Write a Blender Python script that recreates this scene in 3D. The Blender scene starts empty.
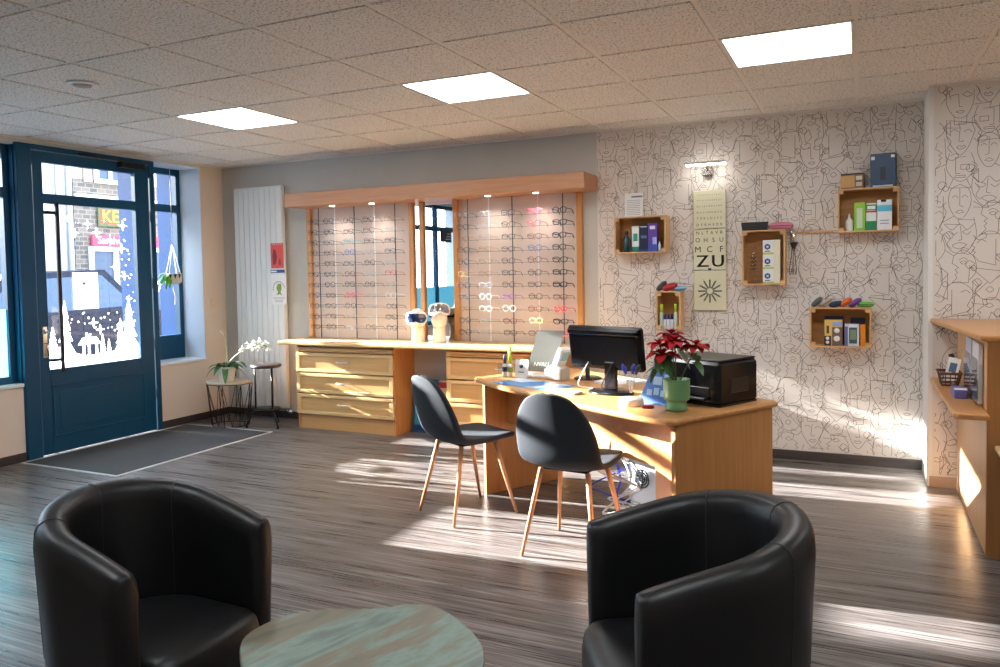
import bpy, math, random
from mathutils import Vector, Matrix
random.seed(7)
PI = math.pi
scn = bpy.context.scene
COL = scn.collection
scn.view_settings.view_transform = 'Standard'
scn.view_settings.look = 'None'
scn.view_settings.gamma = 1.0
scn.view_settings.use_curve_mapping = False
scn.view_settings.exposure = 0.25
try:
    scn.cycles.use_denoising = True
    scn.cycles.denoiser = 'OPENIMAGEDENOISE'
    scn.cycles.max_bounces = 8
    scn.cycles.diffuse_bounces = 5
    scn.cycles.transparent_max_bounces = 12
    scn.cycles.sample_clamp_indirect = 6.0
    scn.cycles.caustics_reflective = False
    scn.cycles.caustics_refractive = False
except Exception:
    pass

# ------------------------------------------------------------------ materials
def srgb(r, g, b):
    f = lambda c: (c/255/12.92) if c/255 <= .04045 else ((c/255+.055)/1.055)**2.4
    return (f(r), f(g), f(b), 1)

_M = {}
def mat(name, col, rough=.5, metal=0., spec=.5, emit=None, estr=0., trans=0., alpha=1., coat=0., sheen=0.):
    if name in _M: return _M[name]
    m = bpy.data.materials.new(name); m.use_nodes = True
    b = m.node_tree.nodes['Principled BSDF']
    b.inputs['Base Color'].default_value = col if len(col) == 4 else (*col, 1)
    b.inputs['Roughness'].default_value = rough
    b.inputs['Metallic'].default_value = metal
    b.inputs['Specular IOR Level'].default_value = spec
    b.inputs['Coat Weight'].default_value = coat
    b.inputs['Sheen Weight'].default_value = sheen
    b.inputs['Transmission Weight'].default_value = trans
    b.inputs['Alpha'].default_value = alpha
    if emit:
        b.inputs['Emission Color'].default_value = emit if len(emit) == 4 else (*emit, 1)
        b.inputs['Emission Strength'].default_value = estr
    _M[name] = m
    return m

def nd(m, typ, **kw):
    n = m.node_tree.nodes.new(typ)
    for k, v in kw.items(): setattr(n, k, v)
    return n

def noise_mat(name, c1, c2, scale=(1, 1, 1), nscale=5., detail=6., lo=.35, hi=.65, rough=.5, bump=0., rvar=0., spec=.5, coords='Object', metal=0., distort=0.):
    m = mat(name, c1, rough, metal, spec)
    nt = m.node_tree; b = nt.nodes['Principled BSDF']
    tc = nd(m, 'ShaderNodeTexCoord'); mp = nd(m, 'ShaderNodeMapping'); mp.inputs['Scale'].default_value = scale
    nz = nd(m, 'ShaderNodeTexNoise'); nz.inputs['Scale'].default_value = nscale; nz.inputs['Detail'].default_value = detail
    nz.inputs['Distortion'].default_value = distort
    cr = nd(m, 'ShaderNodeValToRGB'); cr.color_ramp.elements[0].position = lo; cr.color_ramp.elements[1].position = hi
    cr.color_ramp.elements[0].color = c1 if len(c1) == 4 else (*c1, 1); cr.color_ramp.elements[1].color = c2 if len(c2) == 4 else (*c2, 1)
    L = nt.links.new
    L(tc.outputs[coords], mp.inputs[0]); L(mp.outputs[0], nz.inputs[0]); L(nz.outputs[0], cr.inputs[0]); L(cr.outputs[0], b.inputs['Base Color'])
    if bump:
        bp = nd(m, 'ShaderNodeBump'); bp.inputs['Strength'].default_value = bump; bp.inputs['Distance'].default_value = .002
        L(nz.outputs[0], bp.inputs['Height']); L(bp.outputs[0], b.inputs['Normal'])
    if rvar:
        mr = nd(m, 'ShaderNodeMapRange'); mr.inputs['To Min'].default_value = rough-rvar; mr.inputs['To Max'].default_value = rough+rvar
        L(nz.outputs[0], mr.inputs['Value']); L(mr.outputs[0], b.inputs['Roughness'])
    return m

def wood(name, c1, c2, grain='z', rough=.35):
    s = {'x': (1.2, 22, 22), 'y': (22, 1.2, 22), 'z': (22, 22, 1.2)}[grain]
    return noise_mat(name, c1, c2, s, 2.2, 5, .3, .7, rough, .04, .05)

BEECH_A, BEECH_B = srgb(196, 146, 96), srgb(212, 166, 116)
W_X = wood('beech_x', BEECH_A, BEECH_B, 'x')
W_Y = wood('beech_y', BEECH_A, BEECH_B, 'y')
W_Z = wood('beech_z', BEECH_A, BEECH_B, 'z')
D_A, D_B = srgb(186, 130, 76), srgb(200, 146, 90)
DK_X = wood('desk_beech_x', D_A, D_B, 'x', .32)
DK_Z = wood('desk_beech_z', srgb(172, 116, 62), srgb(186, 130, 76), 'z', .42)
MAPLE_X = wood('maple_x', srgb(214, 178, 122), srgb(226, 194, 142), 'x', .3)
CAN_X = wood('canopy_wood', srgb(182, 130, 94), srgb(196, 146, 110), 'x', .4)
POST_Z = wood('post_wood', srgb(188, 130, 72), srgb(202, 146, 88), 'z', .35)
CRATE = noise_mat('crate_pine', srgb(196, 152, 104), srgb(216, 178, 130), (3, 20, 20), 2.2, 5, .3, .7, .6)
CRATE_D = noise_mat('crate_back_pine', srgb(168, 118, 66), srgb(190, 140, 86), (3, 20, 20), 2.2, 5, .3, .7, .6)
WHITE = mat('white_plaster', srgb(226, 224, 218), .8)
CREAM = noise_mat('cream_paint', srgb(222, 208, 194), srgb(226, 213, 199), (1, 1, 1), 3, 3, .3, .7, .75)
GREYW = noise_mat('grey_white_paint', srgb(192, 190, 184), srgb(198, 196, 190), (1, 1, 1), 3, 3, .3, .7, .8)
PAPER = noise_mat('wallpaper_ground', srgb(216, 208, 200), srgb(223, 215, 207), (1, 1, 1), 3, 4, .3, .7, .7)
INK = mat('wallpaper_line', srgb(98, 80, 68), .7)
BLUE = mat('door_blue_paint', srgb(4, 66, 98), .42, 0., .3)
BLUE_OUT = mat('shopfront_blue_paint', srgb(2, 62, 112), .75, 0., .15)
TBAR = mat('ceiling_bar_white', srgb(232, 228, 220), .45)
CHROME = mat('chrome', (.75, .75, .75), .15, 1.)
STEEL = mat('brushed_steel', (.5, .5, .5), .35, 1.)
BLACKM = mat('black_metal', (.012, .012, .012), .4, .6)
BLACKP = mat('black_plastic', (.012, .012, .014), .32)
BLACKG = mat('black_gloss', (.006, .006, .008), .18)
SKIRT = noise_mat('dark_skirting', srgb(44, 40, 40), srgb(66, 60, 58), (2, 20, 30), 2, 4, .3, .7, .4)
GLASS = mat('window_glass', (1, 1, 1), .0)
WHITEP = mat('white_plastic', srgb(232, 232, 228), .4)
PAPERW = mat('white_paper', srgb(238, 238, 234), .7)
COPPER = mat('copper_wood_metal', srgb(214, 158, 116), .3, .35)
VELVET = noise_mat('charcoal_fabric', srgb(20, 27, 35), srgb(30, 38, 48), (1, 1, 1), 300, 2, .3, .7, .75)
LEATHER = noise_mat('black_leather', (.0045, .0045, .005), (.008, .008, .009), (1, 1, 1), 220, 3, .3, .7, .40, .12, 0, .35)

def glass_setup(m, tint=(1, 1, 1, 1)):
    nt = m.node_tree; b = nt.nodes['Principled BSDF']; out = nt.nodes['Material Output']
    tr = nd(m, 'ShaderNodeBsdfTransparent'); gl = nd(m, 'ShaderNodeBsdfGlossy'); mx = nd(m, 'ShaderNodeMixShader'); fr = nd(m, 'ShaderNodeFresnel')
    tr.inputs[0].default_value = tint; gl.inputs['Roughness'].default_value = .02
    ge = nd(m, 'ShaderNodeNewGeometry'); mi = nd(m, 'ShaderNodeMapRange'); mi.inputs['To Min'].default_value = 1.45; mi.inputs['To Max'].default_value = 1/1.45
    nt.links.new(ge.outputs['Backfacing'], mi.inputs['Value']); nt.links.new(mi.outputs[0], fr.inputs[0])
    nt.links.new(fr.outputs[0], mx.inputs[0]); nt.links.new(tr.outputs[0], mx.inputs[1]); nt.links.new(gl.outputs[0], mx.inputs[2])
    nt.links.new(mx.outputs[0], out.inputs[0]); nt.nodes.remove(b)
glass_setup(GLASS)
CLEAR = mat('clear_acrylic', (1, 1, 1), .05); glass_setup(CLEAR, (.95, .965, .97, 1))
LENS = mat('spectacle_lens', (1, 1, 1), .0); glass_setup(LENS, (.93, .94, .96, 1))
MIRROR = mat('mirror_glass', (.86, .88, .88), .015, 1.)

# floor: dark grey-brown streaked vinyl planks running along x
FLOOR = mat('vinyl_floor', srgb(96, 86, 80), .3)
def floor_nodes(m):
    nt = m.node_tree; b = nt.nodes['Principled BSDF']; L = nt.links.new
    tc = nd(m, 'ShaderNodeTexCoord')
    def n(scale, ns, det):
        mp = nd(m, 'ShaderNodeMapping'); mp.inputs['Scale'].default_value = scale
        nz = nd(m, 'ShaderNodeTexNoise'); nz.inputs['Scale'].default_value = ns; nz.inputs['Detail'].default_value = det
        L(tc.outputs['Object'], mp.inputs[0]); L(mp.outputs[0], nz.inputs[0]); return nz
    a = n((1.1, 42, 1), 1.6, 6); c = n((.5, 9, 1), 1.3, 3); d = n((3, 130, 1), 1.5, 3)
    m1 = nd(m, 'ShaderNodeMath', operation='MULTIPLY_ADD'); m1.inputs[1].default_value = .5; L(a.outputs[0], m1.inputs[0])
    m2 = nd(m, 'ShaderNodeMath', operation='MULTIPLY'); m2.inputs[1].default_value = .25; L(c.outputs[0], m2.inputs[0]); L(m2.outputs[0], m1.inputs[2])
    m3 = nd(m, 'ShaderNodeMath', operation='MULTIPLY_ADD'); m3.inputs[1].default_value = .25; L(d.outputs[0], m3.inputs[0]); L(m1.outputs[0], m3.inputs[2])
    cr = nd(m, 'ShaderNodeValToRGB'); e = cr.color_ramp.elements
    e[0].position = .40; e[0].color = srgb(60, 55, 53); e[1].position = .62; e[1].color = srgb(146, 141, 138)
    k = e.new(.5); k.color = srgb(94, 88, 86)
    L(m3.outputs[0], cr.inputs[0]); L(cr.outputs[0], b.inputs['Base Color'])
    mr = nd(m, 'ShaderNodeMapRange'); mr.inputs['From Min'].default_value = .3; mr.inputs['From Max'].default_value = .7
    mr.inputs['To Min'].default_value = .22; mr.inputs['To Max'].default_value = .38
    L(m3.outputs[0], mr.inputs['Value']); L(mr.outputs[0], b.inputs['Roughness'])
    bp = nd(m, 'ShaderNodeBump'); bp.inputs['Strength'].default_value = .25; bp.inputs['Distance'].default_value = .001
    L(m3.outputs[0], bp.inputs['Height']); L(bp.outputs[0], b.inputs['Normal'])
floor_nodes(FLOOR)

# ceiling tile: mineral fibre with fine dark fissures
TILE = mat('mineral_tile', srgb(196, 186, 174), .9)
def tile_nodes(m):
    nt = m.node_tree; b = nt.nodes['Principled BSDF']; L = nt.links.new
    tc = nd(m, 'ShaderNodeTexCoord')
    nz = nd(m, 'ShaderNodeTexNoise'); nz.inputs['Scale'].default_value = 95; nz.inputs['Detail'].default_value = 3; nz.inputs['Roughness'].default_value = .6
    L(tc.outputs['Object'], nz.inputs[0])
    cr = nd(m, 'ShaderNodeValToRGB'); e = cr.color_ramp.elements
    e[0].position = .38; e[0].color = srgb(158, 154, 150); e[1].position = .46; e[1].color = srgb(236, 233, 228)
    L(nz.outputs[0], cr.inputs[0]); L(cr.outputs[0], b.inputs['Base Color'])
tile_nodes(TILE)

MATF = noise_mat('entrance_mat_pile', srgb(52, 52, 54), srgb(72, 72, 74), (1, 1, 1), 160, 2, .3, .7, .95)
STONE = mat('street_stone', srgb(150, 140, 128), .9)
def stone_nodes(m):
    nt = m.node_tree; b = nt.nodes['Principled BSDF']; L = nt.links.new
    tc = nd(m, 'ShaderNodeTexCoord'); mp = nd(m, 'ShaderNodeMapping'); mp.inputs['Rotation'].default_value = (0, PI/2, PI/2)
    br = nd(m, 'ShaderNodeTexBrick'); br.inputs['Scale'].default_value = 3.6
    br.inputs['Color1'].default_value = srgb(112, 98, 84); br.inputs['Color2'].default_value = srgb(80, 72, 66); br.inputs['Mortar'].default_value = srgb(128, 118, 106)
    br.inputs['Mortar Size'].default_value = .03; br.inputs['Row Height'].default_value = .3; br.inputs['Brick Width'].default_value = .6
    L(tc.outputs['Object'], mp.inputs[0]); L(mp.outputs[0], br.inputs[0]); L(br.outputs[0], b.inputs['Base Color'])
stone_nodes(STONE)
TABLETOP = mat('patina_laminate', srgb(110, 116, 104), .45)
def patina(m):
    nt = m.node_tree; b = nt.nodes['Principled BSDF']; L = nt.links.new
    tc = nd(m, 'ShaderNodeTexCoord'); mp = nd(m, 'ShaderNodeMapping'); mp.inputs['Scale'].default_value = (2.0, 8, 1); m0 = nd(m, 'ShaderNodeMapping'); m0.inputs['Rotation'].default_value = (0, 0, math.radians(-74)); L(tc.outputs['Object'], m0.inputs[0])
    a = nd(m, 'ShaderNodeTexNoise'); a.inputs['Scale'].default_value = 1.3; a.inputs['Detail'].default_value = 8; a.inputs['Roughness'].default_value = .62; a.inputs['Distortion'].default_value = .3
    L(m0.outputs[0], mp.inputs[0]); L(mp.outputs[0], a.inputs[0])
    cr = nd(m, 'ShaderNodeValToRGB'); e = cr.color_ramp.elements
    e[0].position = .3; e[0].color = srgb(84, 80, 70); e[1].position = .72; e[1].color = srgb(96, 94, 80)
    for p, c in ((.41, (104, 102, 86)), (.47, (116, 104, 88)), (.52, (106, 120, 108)), (.57, (116, 136, 126)), (.64, (92, 112, 106))):
        k = e.new(p); k.color = srgb(*c)
    L(a.outputs[0], cr.inputs[0]); L(cr.outputs[0], b.inputs['Base Color'])
patina(TABLETOP)

# ------------------------------------------------------------------ mesh builder
class Mb:
    def __init__(s, T=None):
        s.v = []; s.f = []; s.m = []; s.T = T or Matrix.Identity(4); s.mi = 0; s.smooth = []; s.sm = False
    def add(s, vs, fs, T=None):
        M = s.T @ T if T is not None else s.T
        o = len(s.v); s.v += [tuple(M @ Vector(p)) for p in vs]
        for f in fs:
            s.f.append(tuple(i+o for i in f)); s.m.append(s.mi); s.smooth.append(s.sm)
        return s
    def mat(s, i): s.mi = i; return s
    def box(s, x0, x1, y0, y1, z0, z1, T=None, bev=0.):
        if bev <= 0:
            vs = [(x, y, z) for x in (x0, x1) for y in (y0, y1) for z in (z0, z1)]
            return s.add(vs, [(0, 1, 3, 2), (4, 6, 7, 5), (0, 4, 5, 1), (2, 3, 7, 6), (0, 2, 6, 4), (1, 5, 7, 3)], T)
        b = min(bev, (x1-x0)/2.01, (y1-y0)/2.01, (z1-z0)/2.01)
        X, Y, Z = (x0, x1), (y0, y1), (z0, z1); vs = []; idx = {}
        sg = (1, -1)
        for i in (0, 1):
            for j in (0, 1):
                for k in (0, 1):
                    for a in range(3):
                        p = [X[i]+sg[i]*b, Y[j]+sg[j]*b, Z[k]+sg[k]*b]
                        p[a] = (X, Y, Z)[a][(i, j, k)[a]]
                        idx[(i, j, k, a)] = len(vs); vs.append(tuple(p))
        fs = []
        for i in (0, 1):
            q = [idx[(i, j, k, 0)] for j, k in ((0, 0), (0, 1), (1, 1), (1, 0))]; fs.append(q if i == 0 else q[::-1])
            q = [idx[(j, i, k, 1)] for j, k in ((0, 0), (1, 0), (1, 1), (0, 1))]; fs.append(q if i == 0 else q[::-1])
            q = [idx[(j, k, i, 2)] for j, k in ((0, 0), (0, 1), (1, 1), (1, 0))]; fs.append(q if i == 0 else q[::-1])
        for i in (0, 1):
            for j in (0, 1):
                for (A, B, key) in ((0, 1, lambda k, a: (i, j, k, a)), (0, 2, lambda k, a: (i, k, j, a)), (1, 2, lambda k, a: (k, i, j, a))):
                    q = [idx[key(0, A)], idx[key(1, A)], idx[key(1, B)], idx[key(0, B)]]
                    fs.append(q if (i+j) % 2 == (0 if A+B != 2 else 1) else q[::-1])
        for i in (0, 1):
            for j in (0, 1):
                for k in (0, 1):
                    q = [idx[(i, j, k, a)] for a in range(3)]; fs.append(q if (i+j+k) % 2 else q[::-1])
        return s.add(vs, fs, T)
    def prism(s, pts, z0, z1, T=None, bev=0.):
        n = len(pts)
        if bev > 0:
            c = Vector((sum(p[0] for p in pts)/n, sum(p[1] for p in pts)/n))
            ins = []
            for i in range(n):
                a, b, d = Vector(pts[i-1]), Vector(pts[i]), Vector(pts[(i+1) % n])
                e = ((b-a).normalized()+(d-b).normalized()); nn = Vector((-e.y, e.x)); nn = nn.normalized() if nn.length > 1e-9 else Vector((0, 0))
                if nn.dot(c-b) < 0: nn = -nn
                ins.append(b+nn*bev)
            rings = [(ins, z0), (pts, z0+bev), (pts, z1-bev), (ins, z1)]
        else: rings = [(pts, z0), (pts, z1)]
        vs = [(p[0], p[1], z) for r, z in rings for p in r]; fs = []
        for k in range(len(rings)-1):
            for i in range(n):
                j = (i+1) % n; fs.append((k*n+i, k*n+j, (k+1)*n+j, (k+1)*n+i))
        fs.append(tuple(range(n))[::-1]); fs.append(tuple((len(rings)-1)*n+i for i in range(n)))
        return s.add(vs, fs, T)
    def lathe(s, prof, n=24, T=None, cap=True, ax=(0, 0)):
        vs = []; fs = []
        for r, z in prof:
            for i in range(n):
                a = 2*PI*i/n; vs.append((ax[0]+r*math.cos(a), ax[1]+r*math.sin(a), z))
        for k in range(len(prof)-1):
            for i in range(n):
                j = (i+1) % n; fs.append((k*n+i, k*n+j, (k+1)*n+j, (k+1)*n+i))
        if cap:
            fs.append(tuple(range(n))[::-1]); fs.append(tuple((len(prof)-1)*n+i for i in range(n)))
        sm = s.sm; s.sm = n > 8; s.add(vs, fs, T); s.sm = sm; return s
    def tube(s, path, r, n=8, T=None, closed=False):
        P = [Vector(p) for p in path]; N = len(P); R = r if isinstance(r, (list, tuple)) else [r]*N
        vs = []; fs = []; up = None
        for i in range(N):
            if closed: t = (P[(i+1) % N]-P[i-1])
            else: t = P[min(i+1, N-1)]-P[max(i-1, 0)]
            t = t.normalized() if t.length > 1e-12 else Vector((0, 0, 1))
            if up is None:
                up = Vector((0, 0, 1)) if abs(t.z) < .9 else Vector((1, 0, 0))
            a = t.cross(up)
            if a.length < 1e-6: a = t.orthogonal()
            a.normalize(); b = a.cross(t).normalized(); up = b
            for k in range(n):
                th = 2*PI*k/n; vs.append(tuple(P[i]+a*R[i]*math.cos(th)+b*R[i]*math.sin(th)))
        for i in range(N if closed else N-1):
            for k in range(n):
                k2 = (k+1) % n; i2 = (i+1) % N; fs.append((i*n+k, i*n+k2, i2*n+k2, i2*n+k))
        if not closed:
            fs.append(tuple(range(n))[::-1]); fs.append(tuple((N-1)*n+k for k in range(n)))
        sm = s.sm; s.sm = n > 5; s.add(vs, fs, T); s.sm = sm; return s
    def grid(s, fn, nu, nv, T=None, closed_u=False):
        vs = [tuple(fn(i/(nu if closed_u else nu-1), j/(nv-1))) for j in range(nv) for i in range(nu)]
        fs = []
        for j in range(nv-1):
            for i in range(nu if closed_u else nu-1):
                i2 = (i+1) % nu; fs.append((j*nu+i, j*nu+i2, (j+1)*nu+i2, (j+1)*nu+i))
        sm = s.sm; s.sm = True; s.add(vs, fs, T); s.sm = sm; return s
    def text(s, txt, size, T, depth=0.0):
        for vs, fs in [font_mesh(txt)]:
            s.add([(x*size, y*size, 0) for x, y in vs], fs, T)
        return s
    def build(s, name, mats, parent=None, **kw):
        me = bpy.data.meshes.new(name); me.from_pydata(s.v, [], s.f)
        mats = mats if isinstance(mats, (list, tuple)) else [mats]
        for m in mats: me.materials.append(m)
        me.polygons.foreach_set('material_index', s.m); me.polygons.foreach_set('use_smooth', s.smooth)
        me.update()
        o = bpy.data.objects.new(name, me); COL.objects.link(o)
        if parent: o.parent = parent
        for k, v in kw.items(): o[k] = v
        return o

_F = {}
def font_mesh(txt):
    if txt in _F: return _F[txt]
    cu = bpy.data.curves.new('t', 'FONT'); cu.body = txt; cu.align_x = 'CENTER'; cu.align_y = 'CENTER'; cu.size = 1; cu.resolution_u = 3
    o = bpy.data.objects.new('t', cu); COL.objects.link(o)
    me = bpy.data.meshes.new_from_object(o)
    r = ([(v.co.x, v.co.y) for v in me.vertices], [tuple(p.vertices) for p in me.polygons])
    bpy.data.objects.remove(o); bpy.data.meshes.remove(me); bpy.data.curves.remove(cu)
    _F[txt] = r; return r

def Tr(x=0, y=0, z=0): return Matrix.Translation((x, y, z))
def Rx(a): return Matrix.Rotation(a, 4, 'X')
def Ry(a): return Matrix.Rotation(a, 4, 'Y')
def Rz(a): return Matrix.Rotation(a, 4, 'Z')
FRONT = Rx(PI/2)      # text plane -> faces -y, reads left to right from the camera side
def thing(name, label, cat, loc=(0, 0, 0), rotz=0., group=None):
    o = bpy.data.objects.new(name, None); COL.objects.link(o); o.empty_display_size = .05
    o.location = loc; o.rotation_euler = (0, 0, rotz); o['label'] = label; o['category'] = cat
    if group: o['group'] = group
    return o
def tag(o, label, cat, group=None, loc=None, rotz=None):
    o['label'] = label; o['category'] = cat
    if group: o['group'] = group
    if loc: o.location = loc
    if rotz is not None: o.rotation_euler = (0, 0, rotz)
    return o
def struct(o): o['kind'] = 'structure'; return o
def dup(root, loc=None, rotz=None, label=None, group=None):
    r = root.copy(); COL.objects.link(r)
    if loc: r.location = loc
    if rotz is not None: r.rotation_euler = (0, 0, rotz)
    if label: r['label'] = label
    if group: r['group'] = group
    for ch in list(root.children):
        c = ch.copy(); COL.objects.link(c); c.parent = r
        for g in list(ch.children):
            d = g.copy(); COL.objects.link(d); d.parent = c
    return r
def solidify(o, t, off=0, sub=0, bev=0):
    if t:
        m = o.modifiers.new('s', 'SOLIDIFY'); m.thickness = t; m.offset = off
    if sub:
        m = o.modifiers.new('u', 'SUBSURF'); m.levels = sub; m.render_levels = sub
    return o
def curve_pts(pts, n=8, closed=False):
    P = [Vector(p) for p in pts]; out = []; N = len(P)
    rng = range(N if closed else N-1)
    for i in rng:
        if closed: a, b, c, d = P[i-1], P[i], P[(i+1) % N], P[(i+2) % N]
        else: a, b, c, d = P[max(i-1, 0)], P[i], P[i+1], P[min(i+2, N-1)]
        for k in range(n):
            t = k/n
            out.append(.5*((2*b)+(c-a)*t+(2*a-5*b+4*c-d)*t*t+(3*b-a-3*c+d)*t**3))
    if not closed: out.append(P[-1])
    return out

# ------------------------------------------------------------------ room dimensions (metres)
XL, YB, H = -5.83, 5.95, 2.5          # left wall, back wall, ceiling
XR, YF = 3.0, -1.6                    # right wall, front wall (behind the camera)
XJ, YJ = 0.40, 5.53                   # the wall block on the right

m = Mb(); m.box(XL-.35, XR, YF, YB+.2, -.1, 0)
struct(m.build('floor', FLOOR))
# ceiling: 0.6 m grid, tegular tiles
GX, GY = -.019, 3.279
lights = [(-7, 1), (-4, 1), (-1, 1), (-7, -4), (-4, -4), (-1, -4), (2, 1), (2, -4)]
m = Mb(); m.box(XL-.35, XR+.1, YF-.1, YB+.2, H+.002, H+.1)
m.mat(1)
for i in range(-10, 6):
    for j in range(-9, 6):
        if (i, j) in lights: continue
        x0, x1 = GX+.6*i+.013, GX+.6*(i+1)-.013
        y0, y1 = GY+.6*j+.013, GY+.6*(j+1)-.013
        x0, x1 = max(x0, XL+.02), min(x1, XR-.02); y0, y1 = max(y0, YF+.02), min(y1, YB-.02)
        if x1-x0 > .03 and y1-y0 > .03: m.box(x0, x1, y0, y1, H-.004, H+.003)
struct(m.build('ceiling', [TBAR, TILE]))
m = Mb()
m.box(XL, XJ, YB-.022, YB, H-.012, H+.008); m.box(XL, XL+.022, YF, YB-.022, H-.012, H+.008)
m.box(XJ, XR, YJ-.022, YJ, H-.012, H+.008)
struct(m.build('trim_1', TBAR))
PANEL = mat('led_panel', (1, 1, 1), .5, emit=(.94, .975, 1), estr=15)
vis = {(-7, 1): 'square recessed ceiling light panel nearest the blue entrance door', (-4, 1): 'square recessed ceiling light panel in the middle of the ceiling row', (-1, 1): 'square recessed ceiling light panel on the right, in front of the eye chart',
       (2, 1): 'square recessed ceiling light panel beyond the right edge, over the reception counter', (-7, -4): 'square recessed ceiling light panel behind the camera, on the window side', (-4, -4): 'square recessed ceiling light panel behind the camera, above the seating',
       (-1, -4): 'square recessed ceiling light panel behind the camera, right of centre', (2, -4): 'square recessed ceiling light panel behind the camera, by the right wall'}
for (i, j) in lights:
    cx, cy = GX+.6*(i+.5), GY+.6*(j+.5)
    t = thing('ceiling_light', vis[(i, j)], 'ceiling light', (cx, cy, H), 0, 'ceiling light panels')
    a = Mb()
    for s_ in (-1, 1):
        a.box(-.295, .295, s_*.288-.007, s_*.288+.007, -.006, .009); a.box(s_*.288-.007, s_*.288+.007, -.281, .281, -.006, .009)
    a.build('frame', TBAR, t)
    b = Mb(); b.box(-.281, .281, -.281, .281, -.003, .009); b.build('diffuser', PANEL, t)
# smoke disc
t = thing('ceiling_speaker', 'round white ceiling disc with a ring, at upper left above the entrance', 'ceiling speaker', (-3.93, 2.98, H-.003))
Mb().lathe([(.055, 0), (.082, -.004), (.085, -.012), (.06, -.016), (.055, -.006)], 32).build('ring', WHITEP, t)
Mb().lathe([(.035, -.001), (.052, -.004), (.045, -.02), (.0, -.024)], 32).build('grille', mat('grey_disc', srgb(170, 160, 150), .6), t)

# back wall : plain part + line-face wallpaper
FACES = [
 # polylines (smooth flag, points) in a unit cell 0..1 x 0..1
 [(1, [(.15, .95), (.12, .6), (.3, .3), (.5, .22), (.7, .3), (.85, .6), (.86, .9)]), (0, [(.2, .78), (.45, .82), (.47, .5), (.56, .5)]), (1, [(.55, .8), (.68, .86), (.82, .78), (.68, .74), (.55, .8)]), (1, [(.38, .38), (.5, .41), (.6, .38), (.5, .34), (.38, .38)]), (0, [(.33, .28), (.34, .06), (.66, .06), (.68, .28)])],
 [(0, [(.1, .95), (.35, .8), (.3, .62), (.48, .5), (.38, .45), (.46, .38), (.38, .33), (.44, .24), (.3, .12), (.75, .12), (.78, .55)]), (1, [(.35, .8), (.6, .95), (.9, .75), (.95, .4), (.78, .2)]), (1, [(.5, .7), (.62, .75), (.74, .68)]), (1, [(.52, .64), (.62, .67), (.7, .62), (.6, .59), (.52, .64)])],
 [(0, [(.2, .98), (.8, .9), (.9, .7)]), (1, [(.1, .85), (.16, .5), (.42, .15), (.55, .12), (.72, .3), (.9, .7)]), (1, [(.25, .7), (.35, .75), (.45, .68)]), (1, [(.6, .68), (.72, .73), (.82, .66)]), (0, [(.5, .78), (.46, .45), (.56, .43), (.58, .47)]), (1, [(.4, .3), (.48, .34), (.54, .31), (.6, .34), (.64, .29), (.5, .25), (.4, .3)])],
 [(1, [(.05, .5), (.2, .85), (.5, .95), (.8, .8)]), (0, [(.8, .8), (.95, .6), (.85, .55), (.92, .47), (.84, .43), (.9, .36), (.75, .2), (.3, .1), (.3, .4)]), (1, [(.55, .68), (.68, .74), (.8, .66)]), (1, [(.1, .3), (.2, .2), (.3, .3), (.2, .38), (.1, .3)]), (0, [(.05, .1), (.3, .4), (.3, .75)])],
 [(1, [(.2, .9), (.1, .6), (.22, .35), (.48, .2), (.75, .35), (.88, .6), (.78, .92)]), (0, [(.35, .82), (.62, .8), (.62, .4), (.5, .4)]), (1, [(.18, .68), (.05, .6), (.08, .48), (.2, .45)]), (0, [(.25, .62), (.48, .62), (.48, .5), (.25, .5), (.25, .62)]), (0, [(.36, .3), (.64, .3), (.64, .35), (.36, .35), (.36, .3)]), (0, [(.32, .25), (.2, .03), (.8, .05), (.68, .28)])],
 [(0, [(.05, .9), (.95, .8), (.55, .5), (.05, .9)]), (1, [(.3, .5), (.15, .3), (.4, .1), (.7, .15), (.8, .4)]), (1, [(.45, .35), (.55, .42), (.65, .35), (.55, .28), (.45, .35)]), (0, [(.1, .55), (.1, .2), (.5, .55)]), (1, [(.7, .62), (.85, .7), (.95, .5), (.85, .35)])],
 [(1, [(.5, .98), (.25, .85), (.2, .5), (.35, .2), (.5, .12), (.65, .2), (.8, .5), (.75, .85), (.5, .98)]), (0, [(.5, .88), (.5, .45), (.6, .42)]), (1, [(.3, .66), (.38, .71), (.45, .65)]), (1, [(.56, .66), (.64, .71), (.72, .65)]), (1, [(.4, .3), (.5, .34), (.6, .3)]), (0, [(.38, .28), (.5, .26), (.62, .28)]), (0, [(.05, .7), (.05, .05), (.35, .2)])],
 [(1, [(.1, .2), (.05, .6), (.3, .9), (.65, .85)]), (0, [(.65, .85), (.6, .7), (.78, .58), (.68, .54), (.78, .46), (.7, .42), (.74, .32), (.6, .2), (.6, .02)]), (1, [(.35, .7), (.45, .77), (.57, .7), (.45, .66), (.35, .7)]), (0, [(.25, .4), (.4, .55), (.5, .3), (.3, .15), (.25, .4)]), (0, [(.85, .95), (.9, .3), (.6, .2)])],
 [(1, [(.1, .75), (.3, .6), (.5, .75), (.7, .6), (.92, .75)]), (1, [(.2, .55), (.3, .48), (.42, .55), (.3, .6)]), (1, [(.55, .55), (.66, .48), (.78, .55)]), (0, [(.48, .7), (.44, .35), (.54, .33)]), (1, [(.3, .22), (.5, .28), (.7, .2), (.5, .12), (.3, .22)]), (1, [(.12, .9), (.05, .45), (.25, .1), (.5, .0), (.78, .12), (.95, .5)])],
]
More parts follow.
